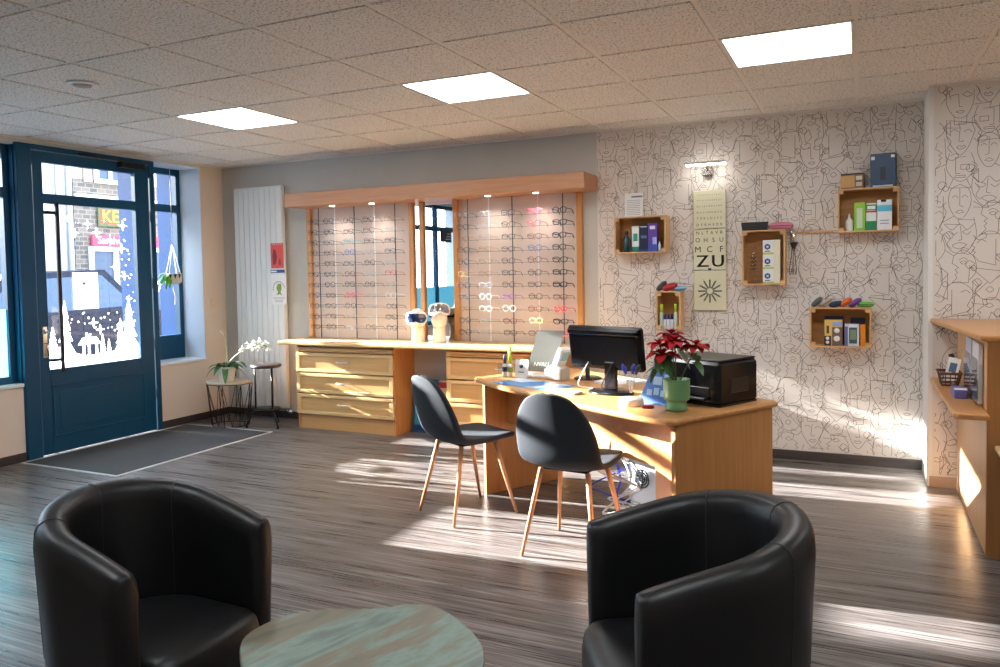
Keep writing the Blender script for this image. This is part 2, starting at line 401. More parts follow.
LINKS = [
 [(0, [(.9, .95), (1.05, .7), (.97, .62), (1.06, .55), (.96, .48), (1.0, .3)]), (1, [(.1, .1), (.25, -.02), (.45, .05), (.4, .15), (.25, .1)])],
 [(0, [(.0, .15), (.0, .5), (.2, .35), (.0, .15)]), (1, [(.85, .15), (1.0, .22), (1.1, .12), (1.0, .02), (.85, .15)])],
 [(1, [(.9, 1.0), (1.02, .85), (.93, .7), (1.05, .58)]), (0, [(.1, .0), (.5, -.03), (.45, .1), (.9, .08)]), (1, [(.02, .9), (.12, .96), (.2, .88), (.1, .82), (.02, .9)])],
]
def wallpaper(m, x0, x1, y, z1, ox=0., lw=.0025):
    cw, ch = .150, .196
    nx = int((x1-x0)/cw)+2; nz = int(z1/ch)+2
    for i in range(nx):
        off = (i % 2)*.5*ch
        for j in range(-1, nz):
            d = FACES[((i*4)+(j*7)+(i//3)) % 9]+LINKS[(i+2*j) % 3]
            for smth, pts in d:
                mir = ((i*2+j) % 5) in (1, 4)
                P = [Vector((x0+ox-cw+(i+((1-p[0] if mir else p[0])*1.3-.15))*cw, (j+(p[1]*1.24-.12))*ch+off+(.012 if mir else 0))) for p in pts]
                if smth: P = [Vector((p.x, p.y)) for p in curve_pts([(q.x, q.y, 0) for q in P], 4)]
                for a, b in zip(P, P[1:]):
                    if min(a.x, b.x) < x0+.002 or max(a.x, b.x) > x1-.002 or min(a.y, b.y) < .07 or max(a.y, b.y) > z1-.013: continue
                    t = (b-a)
                    if t.length < 1e-6: continue
                    n_ = Vector((-t.y, t.x)).normalized()*lw/2; e = t.normalized()*lw*.3
                    q = [a-e+n_, a-e-n_, b+e-n_, b+e+n_]
                    m.add([(p.x, y-.0008, p.y) for p in q], [(0, 1, 2, 3)])
m = Mb(); m.box(XL-.35, -1.885, YB, YB+.2, 0, H)
m.mat(1).box(-1.885, XJ+.01, YB, YB+.2, 0, H)
m.mat(2); wallpaper(m, -1.88, XJ, YB, H)
struct(m.build('wall_back', [GREYW, PAPER, INK]))
m = Mb(); m.box(XJ, XR+.1, YJ, YB+.2, 0, H)
m.mat(1).box(XJ-.012, XJ, YJ-.001, YB, 0, H); m.box(XJ-.012, XJ+.014, YJ-.004, YJ, 0, H)
m.mat(2); wallpaper(m, XJ+.02, XR, YJ, H, .06)
struct(m.build('wall_right_block', [PAPER, WHITE, INK]))
m = Mb(); m.box(XR, XR+.1, YF, YJ, 0, H); struct(m.build('wall_right', CREAM))
m = Mb(); m.box(XL-.35, XR+.1, YF-.1, YF, 0, H); struct(m.build('wall_front', CREAM))

# left wall with the two windows and the door
Wy0, Wy1, Dy0, Dy1, Vy1 = .60, 3.81, 3.81, 5.09, 5.66   # left window / door frame / right window
SILL = .60
m = Mb(); m.box(XL-.35, XL, YF, Wy0, 0, H)                      # pier toward the camera
m.box(XL-.35, XL, Wy0, Wy1, 0, SILL-.02)
m.box(XL-.35, XL, Dy1, Vy1, 0, SILL-.02)
m.box(XL-.35, XL, Vy1, YB, 0, H)
m.mat(1).box(XL-.35, XL, Wy0, Wy1, 2.44, H); m.box(XL-.35, XL, Dy0, Dy1, 2.456, H); m.box(XL-.35, XL, Dy1, Vy1, 2.46, H)
m.box(XL-.30, XL-.001, Vy1-.006, Vy1-.0005, SILL, 2.46); m.box(XL-.3, XL-.001, Wy0+.0005, Wy0+.006, SILL, 2.44)
struct(m.build('wall_left', [CREAM, mat('reveal_white', srgb(214, 222, 228), .6)]))
for k, (a, b) in enumerate(((Wy0, Wy1), (Dy1, Vy1))):
    m = Mb(); m.box(XL-.30, XL+.02, a+.002, b-.002, SILL-.022, SILL+.005, bev=.004); struct(m.build('trim_%d' % (k+2), mat('sill_white', srgb(228, 230, 230), .35)))
# skirting
def sk(name, bxs):
    m = Mb()
    for b in bxs: m.box(*b)
    struct(m.build(name, SKIRT))
sk('baseboard_back', [(XL+.014, XJ-.014, YB-.014, YB, 0, .068)])
sk('baseboard_left', [(XL, XL+.012, YF, Dy0, 0, .068), (XL, XL+.012, Dy1, YB, 0, .068)])
m = Mb(); m.box(XJ, XR, YJ-.012, YJ-.004, 0, .066); struct(m.build('baseboard_right', noise_mat('skirting_light', srgb(140, 118, 104), srgb(168, 146, 130), (2, 20, 30), 2, 4, .3, .7, .4)))

# windows
def window(name, y0, y1, z0, z1, mull, trans, low=None, XL=XL):
    t = bpy.data.objects.new(name, None); COL.objects.link(t); t.location = (XL-.30, (y0+y1)/2, z0); t['kind'] = 'structure'
    X = 0; cy = (y0+y1)/2; f = Mb(Tr(-(XL-.30), -cy, -z0)); fw = .055
    x0, x1 = XL-.33, XL-.27
    f.box(x0, x1, y0+.001, y0+fw, z0, z1); f.box(x0, x1, y1-fw, y1-.001, z0, z1); f.box(x0, x1, y0+fw, y1-fw, z1-fw, z1-.001); f.box(x0, x1, y0+fw, y1-fw, z0, z0+(low or fw))
    ys = [y0+fw]+[q for q in mull]+[y1-fw]
    for q in mull: f.box(x0, x1, q-.035, q+.035, z0+fw, z1-fw)
    for i in range(len(ys)-1):
        a = ys[i]+(.035 if i else 0); b = ys[i+1]-(.035 if i < len(ys)-2 else 0)
        f.box(x0, x1, a, b, trans-.035, trans+.035)
    f.build('window_frame', BLUE, t)
    g = Mb(Tr(-(XL-.30), -cy, -z0)); g.box(XL-.303, XL-.299, y0+fw*.5, y1-fw*.5, z0+fw*.5, z1-fw*.5); g.build('pane', GLASS, t)
    return t
window('window_1', Wy0, Wy1, SILL+.005, 2.44, [1.40, 2.60], 2.075, None, XL+.21)
FILM = mat('sun_block_vinyl', srgb(120, 196, 206), .6)
window('window_2', Dy1, Vy1, SILL+.005, 2.46, [], 2.075, .23)
# blue lining of the left window reveal on the door side
m = Mb(); m.box(XL-.058, XL-.002, Wy1-.008, Wy1-.001, SILL+.006, 2.43); struct(m.build('trim_4', BLUE))

# door
d = bpy.data.objects.new('door_1', None); COL.objects.link(d); d.location = (XL, 4.48, 0); d['kind'] = 'structure'
DT = Tr(-XL, -4.48, 0)
f = Mb(DT)
f.box(XL-.10, XL+.03, 3.811, 3.932, .005, 2.455, bev=.004); f.box(XL-.10, XL+.03, 5.035, 5.089, .005, 2.455, bev=.004); f.box(XL-.10, XL+.03, 3.932, 5.035, 2.415, 2.455)
f.build('door_frame', BLUE, d)
lf = Mb(DT); a0, a1 = 3.940, 5.028; gx0, gx1 = XL-.03, XL+.022
g0, g1 = 4.022, 4.882
lf.box(gx0, gx1, a0, g0, .012, 2.408, bev=.003); lf.box(gx0, gx1, g1, a1, .012, 2.408, bev=.003)
lf.box(gx0, gx1, g0, g1, 2.325, 2.408); lf.box(gx0, gx1, g0, g1, 2.005, 2.08); lf.box(gx0, gx1, g0, g1, .012, .683)
# raised panel moulding
for (y0, y1, z0, z1) in ((4.03, 4.91, .545, .56), (4.03, 4.91, .14, .155), (4.03, 4.045, .155, .545), (4.895, 4.91, .155, .545)):
    lf.box(gx1-.001, gx1+.007, y0, y1, z0, z1, bev=.003)
lf.box(gx1-.001, gx1+.003, 4.09, 4.85, .2, .5, bev=.002)
leaf = lf.build('door_leaf', BLUE, d)
g = Mb(DT); g.box(XL-.008, XL-.004, g0-.01, g1+.01, .67, 2.335); g.build('pane', GLASS, d)
# handle bar
hb = Mb(DT); hb.box(XL+.055, XL+.075, 4.085, 4.115, .66, 2.01, bev=.004)
for z in (.76, 1.93): hb.box(XL+.02, XL+.058, 4.02, 4.10, z-.012, z+.012)
hb.build('pull_bar', mat('dark_bar', srgb(34, 36, 42), .35, .5), d)
hp = Mb(DT); hp.box(XL+.022, XL+.032, 3.965, 4.005, .78, 1.03, bev=.006)
hp.lathe([(.016, 0), (.018, .012), (.012, .02)], 16, Tr(XL+.03, 3.985, .99) @ Ry(PI/2)); hp.tube([(XL+.03, 3.985, .9), (XL+.06, 3.985, .9), (XL+.065, 3.975, .86), (XL+.06, 3.99, .8)], .007)
hp.build('lock_plate', CHROME, d)
cl = Mb(DT); cl.box(XL+.022, XL+.085, 4.70, 4.95, 2.36, 2.41, bev=.006); cl.tube([(XL+.05, 4.75, 2.415), (XL+.09, 4.5, 2.42), (XL+.03, 4.33, 2.43)], .008)
cl.build('door_closer', mat('dark_brown_metal', srgb(30, 24, 24), .4, .4), d)
for z in (.35, .8, 1.35, 1.95):
    h = Mb(DT); h.lathe([(.009, z-.045), (.009, z+.045)], 10, Tr(XL+.033, 5.031, 0)); h.build('hinge', BLUE, d)
# decals on the door glass (white snow scene)
def translucent(m, k, tcol=(1, 1, 1, 1)):
    nt = m.node_tree; b = nt.nodes['Principled BSDF']; out = nt.nodes['Material Output']
    tr = nd(m, 'ShaderNodeBsdfTranslucent'); mx = nd(m, 'ShaderNodeMixShader'); tr.inputs[0].default_value = tcol; mx.inputs[0].default_value = k
    nt.links.new(b.outputs[0], mx.inputs[1]); nt.links.new(tr.outputs[0], mx.inputs[2]); nt.links.new(mx.outputs[0], out.inputs[0])
SNOW = mat('white_window_sticker', srgb(240, 244, 248), .8); translucent(SNOW, .7)
translucent(FILM, .5, (.45, .8, .85, 1))
fl = Mb(Tr(-(XL-.09), -(Wy0+Wy1)/2, -(SILL+.005))); fl.box(XL-.0885, XL-.0880, Wy0+.05, Wy1-.05, SILL+.055, 1.18); fl.build('sun_block_vinyl_film', FILM, bpy.data.objects['window_1'])  # likely vinyl on the lower panes, added to block direct sun
NOTICE = mat('thin_notice_paper', srgb(240, 240, 238), .8); translucent(NOTICE, .6)
def decal(m, pts):   # pts in (y,z)
    n = len(pts); k_ = len(m.f)*.000006; m.add([(XL-.0035+k_, p[0], p[1]) for p in pts], [tuple(range(n))])
m = Mb(DT)
hill = [(4.022, .686), (4.882, .686), (4.882, .83), (4.84, .80), (4.78, .80), (4.70, .775), (4.6, .765), (4.5, .77), (4.4, .755), (4.3, .77), (4.22, .80), (4.12, .83), (4.022, .81)]
def hpoly(m, top, z0):
    for a, b in zip(top, top[1:]):
        decal(m, [(a[0], z0), (b[0], z0), (b[0], b[1]), (a[0], a[1])])
hpoly(m, [(4.022, .83), (4.08, .86), (4.16, .84), (4.24, .80), (4.34, .765), (4.44, .755), (4.55, .765), (4.66, .775), (4.76, .80), (4.82, .815), (4.882, .80)], .686)
def tree(m, y, z, w, h):
    for k in range(4):
        a = z+h*k*.22; b = a+h*.36; ww = w*(1-k*.2)
        decal(m, [(y-ww/2, a), (y+ww/2, a), (y, b)])
for (y, z, w, h) in ((4.18, .8, .16, .42), (4.07, .82, .10, .2), (4.79, .79, .2, .42), (4.70, .78, .12, .27), (4.52, .76, .07, .17), (4.58, .765, .05, .12)): tree(m, y, z, w, h)
decal(m, [(4.33, .76), (4.35, .76), (4.35, .86), (4.33, .86)]); decal(m, [(4.45, .76), (4.47, .76), (4.47, .86), (4.45, .86)]); decal(m, [(4.38, .76), (4.40, .76), (4.40, .85), (4.38, .85)])
decal(m, [(4.29, .855), (4.50, .855), (4.46, .91), (4.33, .91)]); decal(m, [(4.36, .91), (4.38, .91), (4.38, .95), (4.36, .95)])
m_star = lambda y, z, r: [decal(m, [(y-r*.22, z), (y, z-r), (y+r*.22, z), (y, z+r)]), decal(m, [(y-r, z), (y, z-r*.22), (y+r, z), (y, z+r*.22)])]
rs = random.Random(3)
for (y, z, r) in ((4.30, 1.78, .04), (4.42, 1.86, .04), (4.5, 1.79, .045), (4.63, 1.73, .05), (4.76, 1.86, .05), (4.74, 1.66, .05), (4.76, 1.42, .045), (4.66, 1.50, .035), (4.44, 1.03, .05), (4.50, .97, .045), (4.70, 1.0, .04), (4.8, 1.22, .035), (4.24, 1.9, .03)): m_star(y, z, r)
for k in range(46):
    y = rs.uniform(4.2, 4.86); z = rs.uniform(.92, 1.12) if k < 30 else rs.uniform(1.15, 1.95); r = rs.uniform(.004, .009)
    if k >= 30: y = rs.uniform(4.74, 4.86)
    decal(m, [(y+r*math.cos(q*PI/3), z+r*math.sin(q*PI/3)) for q in range(6)])
m.build('snow_sticker', SNOW, d)
m = Mb(Rz(-PI/2)); 
t = thing('paper_notice', 'white paper notice taped on the glass of the blue entrance door', 'notice', (XL+.004, 4.375, 1.15))
m = Mb(); m.box(-.002, .0, -.115, .115, 0, .305); m.mat(1)
m.box(0, .0008, -.03, 0, .2, .225); m.box(0, .0008, -.05, -.035, .1, .12); m.box(0, .0008, .03, .045, .1, .12); m.box(0, .0008, -.01, .005, .1, .12)
m.build('sheet', [NOTICE, mat('grey_print', srgb(140, 140, 145), .7)], t)
# light switch on the left wall return
m = Mb(); m.box(0, .008, -.045, .045, 0, .085, bev=.003); m.box(.008, .011, -.035, -.004, .012, .073, bev=.002); m.box(.008, .011, .004, .035, .012, .073, bev=.002)
tag(m.build('light_switch', mat('cream_plastic', srgb(226, 208, 186), .4)), 'small double light switch plate on the cream wall beside the radiator', 'light switch', loc=(XL, 5.79, 1.1))
# entrance mat let into the floor
t = thing('entrance_mat', 'dark grey entrance mat with white metal edging before the blue door', 'door mat', (-5.265, 4.545, 0))
Mb().box(-.51, .51, -.79, .79, .0005, .004).build('pile', MATF, t)
m = Mb()
for s_ in (-1, 1):
    m.box(-.525, .525, s_*.8-.011, s_*.8+.011, .0005, .005); m.box(s_*.517-.011, s_*.517+.011, -.789, .789, .0005, .005)
m.build('edging', mat('pale_metal', srgb(215, 215, 212), .4), t)

# ------------------------------------------------------------------ street outside
ASPH = noise_mat('street_asphalt', srgb(86, 88, 94), srgb(98, 100, 106), (1, 1, 1), 30, 3, .3, .7, .9)
m = Mb(); m.box(-20, XL-.36, -16, 24, -.25, -.15); struct(m.build('street_ground', ASPH))
m = Mb(); m.box(-13, -11.6, 6, 24, -.15, -.03); struct(m.build('street_pavement', noise_mat('pavement', srgb(120, 116, 110), srgb(134, 130, 124), (1, 1, 1), 8, 3, .3, .7, .9)))
t = thing('shopfront_surround', 'bright blue painted outer surround of the entrance and windows', 'shopfront', (XL-.35, 4.5, 0)); T = Tr(-(XL-.35), -4.5, 0)
m = Mb(T); m.box(XL-.385, XL-.101, 5.035, 5.085, -.15, 2.455); m.build('pilaster', BLUE_OUT, t)
m = Mb(T); m.box(XL-.56, XL-.351, 5.63, 5.75, -.15, 2.5); m.build('pilaster', BLUE_OUT, t)
m = Mb(T); m.box(XL-.62, XL-.351, 1.3, 5.75, 2.5, 2.9); m.build('fascia', BLUE_OUT, t)
WHR = noise_mat('white_render', srgb(176, 172, 168), srgb(188, 184, 180), (1, 1, 1), 2, 3, .3, .7, .9)
SLATE = mat('slate_roof', srgb(80, 84, 92), .7)
DGL = mat('dark_house_window', srgb(60, 74, 92), .3, 0., .3)
WFR = mat('white_joinery', srgb(236, 238, 240), .5)
# white house on the left of the street opening
t = thing('street_house', 'white rendered house with drainpipes across the street, seen left in the door glass', 'house', (-16, 7.7, -.15))
m = Mb(); m.box(-3, 3, -1.3, 1.86, 0, 6.2); m.build('wall', WHR, t)
m = Mb(); m.prism([(-3.2, 6.2), (3.2, 6.2), (0, 8.2)], -1.4, 1.86, Matrix(((1, 0, 0, 0), (0, 0, 1, 0), (0, 1, 0, 0), (0, 0, 0, 1)))); m.build('roof', SLATE, t)
for y in (1.55, 1.75): m = Mb(); m.tube([(3.05, y, 0), (3.05, y, 6.2)], .04); m.build('drainpipe', mat('grey_pipe', srgb(150, 150, 156), .5), t)
for y, z in ((.3, 1.0), (.3, 3.8)):
    m = Mb(); m.box(3.0, 3.04, y-.45, y+.45, z, z+1.4); m.build('window', DGL, t)
# stone house with kebab shop
t = thing('street_shop', 'stone fronted kebab shop across the street seen through the door glass', 'house', (-16, 13, -.15))
m = Mb(); m.box(-3, 3, -3.42, 3.0, 0, 3.4)
m.build('stone_front', STONE, t)
m = Mb(); m.box(-3, 2.98, -3.42, 3.0, 3.4, 7.2); m.build('upper_wall', WHR, t)
m = Mb(); m.prism([(-3.2, 7.2), (3.2, 7.2), (0, 9.2)], -3.44, 3.1, Matrix(((1, 0, 0, 0), (0, 0, 1, 0), (0, 1, 0, 0), (0, 0, 0, 1)))); m.build('roof', SLATE, t)
m = Mb(); m.box(2.98, 3.06, -3.42, 3.0, 2.98, 3.12); m.build('string_course', mat('cornice_stone', srgb(206, 200, 186), .8), t)
def shop_window(name, y0, y1, z0, z1, nx=1, nz=1):
    w = Mb(); w.box(3.0, 3.02, y0, y1, z0, z1); w.box(3.02, 3.05, y0, y0+.08, z0, z1); w.box(3.02, 3.05, y1-.08, y1, z0, z1); w.box(3.02, 3.05, y0, y1, z1-.08, z1); w.box(3.02, 3.05, y0, y1, z0, z0+.08)
    w = Mb(); w.box(3.02, 3.07, y0, y0+.08, z0, z1); w.box(3.02, 3.07, y1-.08, y1, z0, z1); w.box(3.02, 3.07, y0+.08, y1-.08, z1-.08, z1); w.box(3.02, 3.07, y0+.08, y1-.08, z0, z0+.08)
    for i in range(1, nx): y = y0+(y1-y0)*i/nx; w.box(3.02, 3.06, y-.03, y+.03, z0+.08, z1-.08)
    for i in range(1, nz): z = z0+(z1-z0)*i/nz; w.box(3.02, 3.055, y0+.08, y1-.08, z-.02, z+.02)
    o = w.build(name, WFR, t); g = Mb(); g.box(3.0, 3.02, y0, y1, z0, z1); g.build('pane', DGL, o)
shop_window('shop_window', -3.17, -2.56, .75, 2.15)
shop_window('shop_window', -1.9, -.9, .1, 2.15)
shop_window('window', -3.0, -2.3, 3.35, 4.6, 2, 4)
shop_window('window', -.3, .6, 3.35, 4.6, 2, 4)
m = Mb()
for k in range(5):
    w_ = .28 if k % 2 else .18
    m.box(2.985, 3.03, -3.03-w_, -3.03, 3.35+k*.26, 3.35+k*.26+.24); m.box(2.985, 3.03, -2.27, -2.27+w_, 3.35+k*.26, 3.35+k*.26+.24)
m.build('quoin', mat('brown_stone', srgb(150, 128, 118), .9), t)
sgn = thing('kebab_sign', 'yellow KEBAB shop sign with red outline above the shop across the street', 'sign', (-12.98, 10.60, 2.56))
RTX = Matrix(((0, 0, 1, 0), (1, 0, 0, 0), (0, 1, 0, 0), (0, 0, 0, 1)))    # text faces +x, reading along +y
m = Mb(); m.box(-.0, .03, -.56, .56, -.17, .17); m.build('board', mat('green_board', srgb(70, 84, 40), .6), sgn)
m = Mb(); [m.text('KEBAB', .36, Tr(.032+.0005*q_, dy_, dz_) @ RTX) for q_, (dy_, dz_) in enumerate(((.015, -.015), (-.015, .015), (-.015, -.015), (.015, .015)))]; m.build('outline', mat('red_letter', srgb(226, 60, 40), .6), sgn)
m = Mb(); m.text('KEBAB', .33, Tr(.036, 0, .01) @ RTX); m.build('lettering', mat('yellow_letter', srgb(248, 232, 40), .6), sgn)
sgn = thing('shop_banner', 'red banner with white lettering over the shop window across the street', 'sign', (-12.97, 10.6, 2.02))
m = Mb(); m.box(0, .05, -.72, .9, 0, .2); m.build('board', mat('red_banner', srgb(226, 50, 74), .6), sgn)
m = Mb(); m.text('Sandwichs', .2, Tr(.052, -.2, .1) @ RTX); m.build('lettering', WHITEP, sgn)
# unseen building across the street, added only to shade the left window
t = thing('sun_block_building', 'unseen tall white house added across the street to shade the left window', 'house', (-16.5, -2.6, -.15))
m = Mb(); m.box(1, 3, -7.5, 4.65, 0, 8); m.build('wall', WHR, t)
for y in (-5, -2.5, 0, 2.5):
    for z in (1, 4): m = Mb(); m.box(3.0, 3.04, y-.45, y+.45, z, z+1.4); m.build('window', DGL, t)
# parked car
car = thing('parked_car', 'blue car parked in the street behind the door glass', 'car', (-10.4, 7.2, -.15), 0)
prof = [(-1.7, .35), (-1.7, .85), (-1.55, 1.05), (-1.0, 1.62), (.45, 1.68), (.95, 1.1), (1.65, 1.0), (1.7, .4)]
m = Mb(); S = [(y, z) for y, z in prof]
vs = []; n = len(S)
for (x, k) in ((-.85, 1), (-.8, .985), (.8, .985), (.85, 1)): pass
def carsec(x, ins): return [(x*(1-ins*max(0, (z-.9))*.35), y, z) for y, z in S]
vs = carsec(-.85, 1)+carsec(.85, 1); fs = [tuple(range(n)), tuple(range(2*n-1, n-1, -1))]+[(i, (i+1) % n, n+(i+1) % n, n+i) for i in range(n)]
m.add(vs, fs); m.build('car_body', mat('car_blue', srgb(8, 14, 32), .5, 0., .2), car)
m = Mb()
for x in (-.85, .85): 
    for yy in (-1.05, 1.1): m.lathe([(.2, -.1), (.32, -.1), (.32, .1), (.2, .1)], 20, Tr(x*.93, yy, .32) @ Ry(PI/2))
m.build('wheel', BLACKP, car)
m = Mb(); m.add([(.846*(1-max(0, z-.9)*.35)+.006, y, z) for y, z in ((-1.4, 1.1), (-.95, 1.54), (.38, 1.6), (.8, 1.15))], [(0, 1, 2, 3)]); m.build('side_window', DGL, car)

# ------------------------------------------------------------------ eyewear display on the back wall
disp = thing('eyewear_display', 'long wood framed eyewear display with canopy, posts and central mirror on the back wall', 'display', (-3.3, 5.93, .8)); T = Tr(3.3, -5.93, -.8)
Mb(T).box(-4.76, -1.88, 5.62, 5.948, 2.022, 2.145, bev=.004).build('canopy', CAN_X, disp)
for a, b in ((-4.745, -4.695), (-3.612, -3.565), (-3.505, -3.462), (-3.168, -3.12), (-2.048, -2.0)):
    Mb(T).box(a, b, 5.90, 5.948, .806, 2.022, bev=.004).build('post', POST_Z, disp)
BACKP = noise_mat('display_back_panel', srgb(206, 190, 180), srgb(214, 199, 190), (1, 1, 1), 2, 3, .3, .7, .55)
for a, b in ((-4.695, -3.612), (-3.12, -2.048)):
    Mb(T).box(a, b, 5.935, 5.948, .806, 2.022).build('back_panel', BACKP, disp)
Mb(T).box(-3.462, -3.168, 5.925, 5.945, .806, 2.022).build('mirror', MIRROR, disp)
Mb(T).box(-3.565, -3.505, 5.925, 5.945, .806, 2.022).build('side_mirror', MIRROR, disp)
RODS = [[-4.595, -4.41, -4.19, -3.97, -3.75], [-3.02, -2.82, -2.605, -2.375, -2.16]]
rodd = mat('dark_rod', srgb(70, 72, 76), .35, .6); rodw = mat('acrylic_rod', srgb(236, 238, 240), .3)
for s_ in (0, 1):
    for k, x in enumerate(RODS[s_]):
        Mb(T).lathe([(.0045, .806), (.0045, 2.022)], 8, Tr(x, 5.9, 0)).build('rod', rodw if k % 2 else rodd, disp)
    for r in range(11):
        z = (1.89-.0972*r) if s_ == 0 else (1.882-.0985*r)
        Mb(T).tube([(RODS[s_][0]-.04, 5.892, z-.016), (RODS[s_][4]+.1, 5.892, z-.016)], .0016, 5).build('wire', rodd, disp)
WARM = mat('downlight_lens', (1, .9, .75), .4, emit=(1, .9, .78), estr=10)
for x in (-4.33, -3.9, -2.76, -2.335):
    m = Mb(T); m.lathe([(.024, 2.0185), (.024, 2.0225)], 16, Tr(x, 5.76, 0)); m.build('downlight', WARM, disp)

GC = {'black': (16, 16, 20), 'dark grey': (70, 72, 80), 'brown': (84, 54, 40), 'clear': (176, 182, 188), 'pink': (238, 110, 140), 'blue': (60, 110, 200), 'red': (200, 36, 44), 'turquoise': (90, 190, 200), 'yellow': (226, 220, 130), 'gold': (180, 150, 96), 'dark red': (120, 24, 36), 'white': (238, 238, 240), 'purple': (120, 80, 150)}
GM = {k: mat('frame_'+k.replace(' ', '_'), srgb(*v), .3) for k, v in GC.items()}
_proto = {}
def rim_pts(shape, n=18):
    out = []
    for i in range(n):
        a = 2*PI*i/n; c, s = math.cos(a), math.sin(a)
        if shape == 'round': out.append((.026*c, .024*s))
        elif shape == 'square': e = .55; out.append((.028*math.copysign(abs(c)**e, c), .019*math.copysign(abs(s)**e, s)))
        else: e = .75; out.append((.029*math.copysign(abs(c)**e, c), (.018 if s > 0 else .023)*s))
    return out
def glasses(style, col, thick, label, grp, loc, rz):
    key = (style, col, thick)
    if key in _proto:
        return dup(_proto[key], loc, rz, label, grp)
    t = thing('eyeglasses', label, 'eyeglasses', loc, rz, grp)
    fr = Mb(); ri = rim_pts(style); r = .0034 if thick else .0021
    for sx in (-1, 1):
        fr.tube([(sx*.034+x, 0, z) for x, z in ri], r, 5, closed=True)
    fr.tube([(-.009, 0, .006), (0, -.002, .010), (.009, 0, .006)], r, 5)
    for sx in (-1, 1): fr.tube([(sx*.060, 0, .010), (sx*.068, .003, .010), (sx*.069, .012, .008)], r*1.1, 5)
    fr.build('frame_front', GM[col], t)
    for sx in (-1, 1):
        l = Mb(); pts = [(sx*.034+x*.96, 0, z*.96) for x, z in ri]; l.add(pts, [tuple(range(len(pts)))]); l.build('lens', LENS, t)
        a = Mb(); a.tube([(sx*.069, .012, .008), (sx*.067, .05, .006), (sx*.065, .09, .004), (sx*.063, .112, -.010), (sx*.062, .122, -.028)], r, 5); a.build('temple', GM[col], t)
    _proto[key] = t; return t
ORD = ['top', 'second', 'third', 'fourth', 'fifth', 'sixth', 'seventh', 'eighth', 'ninth', 'tenth', 'bottom']
RO = ['leftmost', 'second', 'third', 'fourth', 'rightmost']
SPC = {(0, 2, 2): 'turquoise', (0, 3, 2): 'blue', (0, 5, 4): 'red', (0, 7, 2): 'pink', (0, 5, 3): 'clear', (0, 3, 3): 'clear', (0, 7, 3): 'clear', (0, 6, 4): 'clear', (0, 8, 3): 'clear', (0, 9, 2): 'clear', (0, 9, 3): 'clear', (0, 0, 4): 'gold', (0, 1, 4): 'clear', (0, 4, 4): 'clear', (0, 7, 4): 'white', (0, 6, 3): 'dark grey', (0, 10, 2): 'clear', (0, 5, 2): 'dark red',
       (1, 0, 3): 'pink', (1, 1, 3): 'pink', (1, 2, 3): 'dark red', (1, 3, 3): 'blue', (1, 8, 4): 'red', (1, 10, 4): 'red', (1, 9, 3): 'yellow', (1, 8, 2): 'white', (1, 9, 2): 'dark red', (1, 7, 4): 'brown', (1, 7, 2): 'purple', (1, 8, 3): 'dark red', (1, 4, 3): 'brown'}
rg = random.Random(11)
for s_ in (0, 1):
    for r in range(11):
        z = (1.89-.0972*r) if s_ == 0 else (1.882-.0985*r)
        for k, x in enumerate(RODS[s_]):
            c = SPC.get((s_, r, k))
            if not c:
                if s_ == 1 and k == 4: c = 'black'
                elif k == 1 and s_ == 1: c = rg.choice(['clear', 'white', 'gold', 'clear'])
                elif k == 0 and s_ == 1: c = rg.choice(['dark grey', 'gold', 'dark grey'])
                else: c = rg.choice(['black', 'black', 'dark grey', 'brown', 'black', 'dark grey'])
            st = rg.choice(['round', 'square', 'pilot'])
            th = (s_ == 1 and k == 4 and c in ('black', 'red')) or (c == 'pink')
            lb = '%s %s eyeglasses, %s display, %s row, %s rod' % (c, st, 'left' if s_ == 0 else 'right', ORD[r], RO[k]+('' if k in (0, 4) else ' from left'))
            glasses(st, c, th, lb, 'eyeglasses on the %s display' % ('left' if s_ == 0 else 'right'), (x+.006+rg.uniform(-.004, .004), 5.80, z+rg.uniform(-.003, .003)), math.radians(rg.uniform(-14, -4)))

